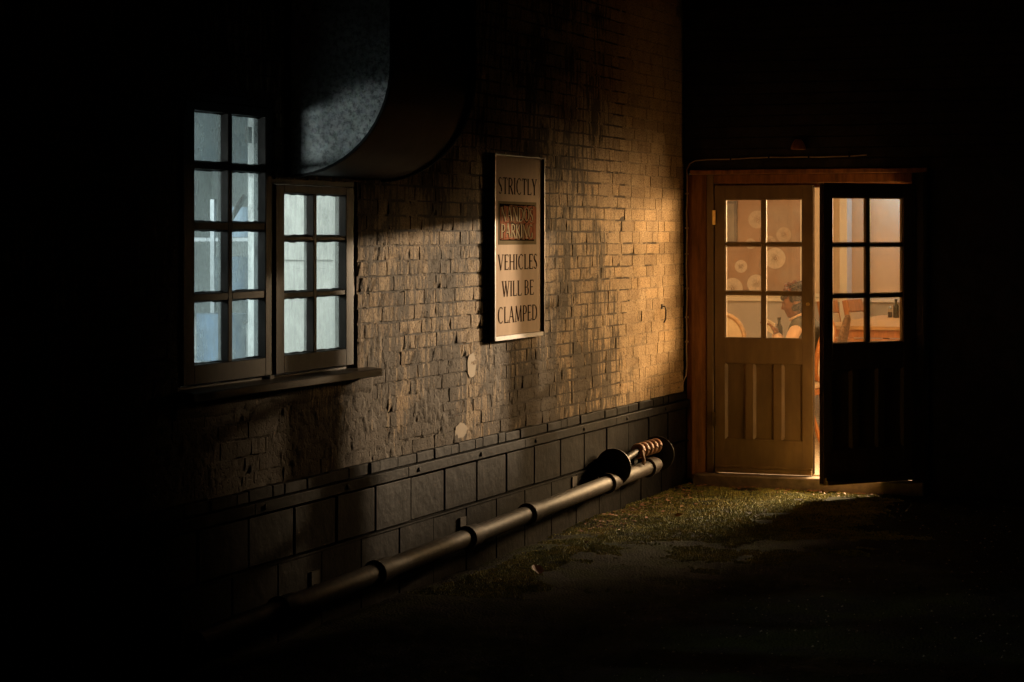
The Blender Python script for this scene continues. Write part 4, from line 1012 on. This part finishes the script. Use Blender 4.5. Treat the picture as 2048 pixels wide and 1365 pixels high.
# clothing: slightly larger skins
Js = [(Lp(.02, 0, .87), (.09, .08)), (Lp(.05, 0, .955), (.07, .06))]; Es = [(0, 1)]
for arm in (armL, armR):
    p = 1
    for (c, r), f in zip(arm, (1.15, 1.25, 1.3, 1.3, 1.3)): Js.append((c, r * f + .004)); Es.append((p, len(Js) - 1)); p = len(Js) - 1
place('shirt', skin_obj('shirt', Js, Es, M_shirt), M_shirt, PE)
place('gilet', skin_obj('gilet', [(Lp(-.01, 0, .54), (.165, .14)), (Lp(-.02, 0, .70), (.17, .15)), (Lp(.0, 0, .86), (.185, .16)), (Lp(.025, 0, .965), (.17, .125)), (Lp(.055, 0, 1.035), (.075, .07)), (Lp(.015, -.14, .965), .072), (Lp(.015, .14, .965), .072)], [(0, 1), (1, 2), (2, 3), (3, 4), (3, 5), (3, 6)], M_gilet), M_gilet, PE)
place('collar', skin_obj('collar', [(Lp(.058 + .078 * math.cos(a), .072 * math.sin(a), 1.048 - .035 * math.cos(a)), .011) for a in [k * 2 * math.pi / 12 for k in range(12)]], [(k, (k + 1) % 12) for k in range(12)], M_shirt), M_shirt, PE)
for s in (-.09, .09):
    place('trouser_leg', skin_obj('trousers', [(Lp(0, s * .6, hip), .12), (Lp(.12, s, .55), .098), (Lp(.40, s * 1.1, .555), .074), (Lp(.435, s * 1.1, .48), .07), (Lp(.40, s * 1.1, .28), .058), (Lp(.38, s * 1.1, .13), .052)], [(k, k + 1) for k in range(5)], M_trouser), M_trouser, PE)
    place('shoe', skin_obj('shoe', [(Lp(.36, s * 1.12, .085), .036), (Lp(.46, s * 1.15, .082), .036), (Lp(.56, s * 1.2, .078), .03)], [(0, 1), (1, 2)], M_rubber), M_rubber, PE)
# hair: lumpy curls over back and top of the head
def hairblob(name, mat, cs):
    b = MB(); rr = random.Random(9)
    for (c, r) in cs:
        for j in range(7):
            for i in range(10):
                ph = math.pi * j / 6; a = 2 * math.pi * i / 10; q = r * rr.uniform(.86, 1.14)
                b.v.append(tuple(Vector(c) + Vector((math.cos(a) * math.sin(ph), math.sin(a) * math.sin(ph), math.cos(ph))) * q))
        n0 = len(b.v) - 70
        b.f += [(n0 + j * 10 + i, n0 + j * 10 + (i + 1) % 10, n0 + (j + 1) * 10 + (i + 1) % 10, n0 + (j + 1) * 10 + i) for j in range(6) for i in range(10)]
    return b.build(name, mat, PE, True)
rr = random.Random(5); cs, cs2 = [], []
for k in range(150):
    f, s, z = rr.gauss(0, 1), rr.gauss(0, 1), rr.gauss(0, 1); l = math.sqrt(f * f + s * s + z * z); f, s, z = f / l, s / l, z / l
    if f > .15 and z < .34: continue
    if z < -.55: continue
    if f > -.05 and z < .15: continue
    c = HC + tilt @ Vector((-f * .094, s * .074, z * .115 + (.02 if z > 0 else 0)))
    (cs2 if (z > .7 and f > 0) else cs).append((c, rr.uniform(.02, .032)))
for k in range(60):   # gathered top
    f, s, z = rr.gauss(0, 1), rr.gauss(0, 1), rr.gauss(0, 1); l = math.sqrt(f * f + s * s + z * z)
    (cs2 if f > .3 or z > 1.1 else cs).append((HC + tilt @ Vector((.02 - f / l * .075, s / l * .06, .125 + z / l * .045)), rr.uniform(.014, .024)))
hairblob('hair', M_hair, cs); hairblob('hair_top', M_hairtop, cs2)
PP = MB(); a = Vector(Lp(.225, -.13, .985)); b_ = Vector(Lp(.33, -.06, 1.03))
cdir = (b_ - a); up = Vector((-.035, .05, -.085))
PP.add([a, b_, b_ + up, a + up, a + Vector((0, .004, .002)), b_ + Vector((0, .004, .002)), b_ + up + Vector((0, .004, .002)), a + up + Vector((0, .004, .002))], [(0, 1, 2, 3), (7, 6, 5, 4), (0, 4, 5, 1), (1, 5, 6, 2), (2, 6, 7, 3), (3, 7, 4, 0)])
tag(PP.build('menu_card', M_white), 'white menu card held in the woman\'s hands', 'card')

# ---- restaurant lamps (warm)
def lamp(name, label, x, y, z, power, col, r=.06, spot=None, group=None):
    T = thing(name, label, 'lamp', (x, y, z), group)
    if spot is None:
        MB().lathe((x, y, z + .075), [(.03, 0), (.045, .02), (.02, .06)], 14).build('holder', M_fixture, T, True)
        MB().tube([(x, y, z + .13), (x, y, CZt - .002)], .006, 6).build('cord', M_black, T)
        L = bpy.data.lights.new('bulb', 'POINT')
    else:
        MB().lathe((x, y, z + .09), [(.05, 0), (.055, .05), (.03, .09)], 14).build('holder', M_fixture, T, True)
        MB().tube([(x, y, z + .18), (x, y, CZt - .002)], .012, 6).build('cord', M_black, T)
        L = bpy.data.lights.new('bulb', 'SPOT'); L.spot_size = R(spot[1]); L.spot_blend = 1.0
    L.energy = power; L.color = col; L.shadow_soft_size = r
    o = bpy.data.objects.new('bulb', L); COL.objects.link(o); o.parent = T
    if spot is not None: o.rotation_euler = (Vector(spot[0]) - Vector((x, y, z))).to_track_quat('-Z', 'Y').to_euler()
    return T
G_ = 'warm lamps along the right of the dining room'
lamp('spot_lamp', 'ceiling spot lamp deep in the dining room aimed at the doors', 2.6, 6.2, 2.44, 10500, (1, .73, .46), .05, ((0, -3.6, 1.45), 15), G_)
for (x, y, z, p, r, t) in ((2.7, .9, 1.68, 330, .36, 'nearest the doors'), (2.9, 1.9, 1.85, 660, .45, 'second from the doors'), (2.9, 3.0, 2.0, 1350, .45, 'third from the doors'), (2.6, 4.3, 2.2, 2700, .4, 'fourth from the doors')):
    lamp('shaded_lamp', 'large shaded lamp along the right of the dining room, ' + t, x, y, z, p, (1, .635, .30), r, ((.7, 0, 1.35), 75), G_)
lamp('spot_lamp', 'added spot lamp lighting the moss before the doorstep', 1.62, 3.0, 2.4, 4200, (1, .70, .38), .5, ((.80, -1.3, 0), 28), G_)  # added out of view to spread light over the moss
for (c0, c1, t) in ((2.05, 2.24, 'right hand'), (1.60, 1.81, 'left hand')):  # unseen posts added to trim the spot lamp's beam on the brick wall
    CL = thing('blocker', t + ' square cream column added to cut the spot lamp spill', 'blocker', ((c0 + c1) / 2, 3.55, FZ))
    box('shaft', (c0, 3.45, FZ), (c1, 3.62, CZt - .08), M_iwall, CL); box('capital', (c0 - .02, 3.43, CZt - .08), (c1 + .02, 3.64, CZt), M_itrim, CL); box('base', (c0 - .02, 3.43, FZ), (c1 + .02, 3.64, FZ + .12), M_itrim, CL)
G2 = 'pendants over the dining tables'
lamp('pendant_lamp', 'pendant lamp over the reading woman\'s table', -.9, 3.6, 2.35, 32, (1, .72, .37), .1, None, G2)
lamp('pendant_lamp', 'pendant lamp over the long oak table', .5, 6.9, 2.4, 42, (1, .72, .37), .1, None, G2)
lamp('pendant_lamp', 'pendant lamp near the brown wallpaper', -2.2, 7.4, 2.4, 32, (1, .70, .42), .1, None, G2)
SC = thing('strip_light', 'added cool strip light tinting the far dining room wall', 'light', (.0, 8.9, 2.45))  # added out of view to tint the upper wall blue
MB().box((-.4, 8.85, 2.47), (.4, 8.95, 2.5)).build('housing', M_fixture, SC)
L = bpy.data.lights.new('tube', 'AREA'); L.shape = 'RECTANGLE'; L.size = .8; L.size_y = .06; L.energy = 10; L.color = (.20, .52, 1)
o = bpy.data.objects.new('tube', L); COL.objects.link(o); o.parent = SC; o.rotation_euler = (R(38), 0, 0)

# ================================================================== kitchen behind the left wall
KX0, KX1, KY0, KY1, KF, KC = -3.4, -.122, -9.4, -.6, .05, 2.75
struct(box('kitchen_floor', (KX0, KY0, -.05), (KX1, KY1, KF), M_kfloor)); struct(box('kitchen_ceiling', (KX0, KY0, KC), (KX1, KY1, KC + .1), M_kwall))
struct(box('kitchen_wall_back', (KX0 - .1, KY0, -.05), (KX0, KY1, KC + .1), M_kwall)); struct(box('kitchen_wall_end', (KX0, KY1, -.05), (KX1, KY1 + .1, KC + .1), M_kwall)); struct(box('kitchen_wall_near', (KX0, KY0 - .1, -.05), (KX1, KY0, KC + .1), M_kwall))
FR = thing('tall_cupboard', 'tall white cupboard close behind the short casement', 'cupboard', (-.55, -4.6, KF))
box('carcass', (-.80, -4.75, KF), (-.29, -4.1, 2.2), M_kwhite, FR, .006)
for k, z in enumerate((.15, .85, 1.56)):
    box('door_panel', (-.785, -4.77, z + .01), (-.305, -4.752, z + (.68 if k < 2 else .6)), M_kwhite, FR, .004)
    box('handle', (-.40, -4.80, z + .3), (-.38, -4.772, z + .42), M_steel, FR, .003)
PT = thing('partition', 'narrow cream partition post inside the kitchen', 'partition', (-1.1, -4.4, KF))
box('post', (-1.07, -4.45, KF), (-1.01, -4.3, KC), M_kwhite, PT, .004)
SH = thing('kitchen_range', 'blue grey steel kitchen range with shelves seen through the tall casement', 'range', (-1.6, -3.8, KF))
box('cabinet', (-2.3, -4.1, KF), (-1.0, -3.5, .96), M_kblue, SH, .005); box('worktop', (-2.35, -4.15, .962), (-.95, -3.45, 1.0), M_steel, SH, .004)
for k in range(3): box('oven_door', (-2.25 + k * .42, -4.12, .4), (-1.9 + k * .42, -4.102, .92), M_kdark, SH, .005)
box('splash_back', (-2.3, -3.50, 1.002), (-1.0, -3.48, 1.35), M_kwhite, SH)
for z in (1.33, 1.66): box('shelf', (-2.3, -3.85, z), (-1.0, -3.52, z + .025), M_steel, SH, .003)
for x in (-2.28, -1.62, -1.04): box('shelf_post', (x, -3.86, 1.001), (x + .025, -3.835, 1.9), M_steel, SH)
def pot(label, x, y, z, r, h, mat):
    T = thing('cooking_pot', label, 'pot', (x, y, z), 'pots on the kitchen range')
    MB().lathe((x, y, z), [(r * .96, 0), (r, .01), (r, h), (r * .94, h)], 18).build('pot_body', mat, T, True)
    MB().tube([(x + r, y, z + h * .8), (x + r + .05, y, z + h * .85), (x + r + .06, y, z + h * .8)], .008, 6).build('handle', M_iron, T)
pot('tall dark stock pot on the range worktop behind the tall casement', -1.50, -3.95, 1.001, .14, .26, M_kdark)
pot('wide blue grey pan on the range worktop', -1.22, -3.9, 1.001, .11, .12, M_kblue)
pot('dark pan on the lower kitchen shelf', -1.56, -3.7, 1.356, .12, .22, M_kdark)
pot('small dark pan on the lower kitchen shelf', -1.27, -3.7, 1.356, .10, .17, M_kdark)
pot('blue grey stock pot on the upper kitchen shelf', -1.50, -3.7, 1.686, .11, .17, M_kblue)
pot('small dark pan on the upper kitchen shelf', -1.24, -3.7, 1.686, .07, .17, M_kdark)
HD = thing('extractor_hood', 'white sloping extractor hood over the kitchen range', 'hood', (-2.0, -4.0, 2.0))
MB().add([(-2.9, -4.6, 2.10), (-1.3, -4.6, 2.06), (-1.3, -3.2, 2.06), (-2.9, -3.2, 2.10), (-2.6, -4.3, 2.7), (-1.75, -4.3, 2.7), (-1.75, -3.5, 2.7), (-2.6, -3.5, 2.7)], [(0, 3, 2, 1), (4, 5, 6, 7), (0, 1, 5, 4), (1, 2, 6, 5), (2, 3, 7, 6), (3, 0, 4, 7)]).build('canopy', M_kblue, HD)
for (x, y, z, p, rot, lab) in ((-1.15, -8.6, 1.85, 7, (R(94), 0, R(-27.5)), 'added cool strip light shining out at the duct'), (-1.5, -6.4, 2.25, 90, (R(28), 0, R(10)), 'cool shaded strip light hanging over the kitchen'), (-2.0, -5.2, 2.02, 42, (R(35), 0, R(-8)), 'cool strip light over the kitchen range')):
    T = thing('strip_light', lab, 'light', (x, y, z)); MB().box((x - .25, y - .12, z + .06), (x + .25, y - .06, z + .09)).build('housing', M_fixture, T)
    L = bpy.data.lights.new('tube', 'AREA'); L.shape = 'RECTANGLE'; L.size = .5; L.size_y = .1 if p > 20 else .3; L.energy = p; L.color = (.93, 1, .96)
    if p < 20: L.spread = R(70); L.size = .7  # the added strip: narrow beam sent out to brighten the duct's end panel
    o = bpy.data.objects.new('tube', L); COL.objects.link(o); o.parent = T; o.rotation_euler = rot
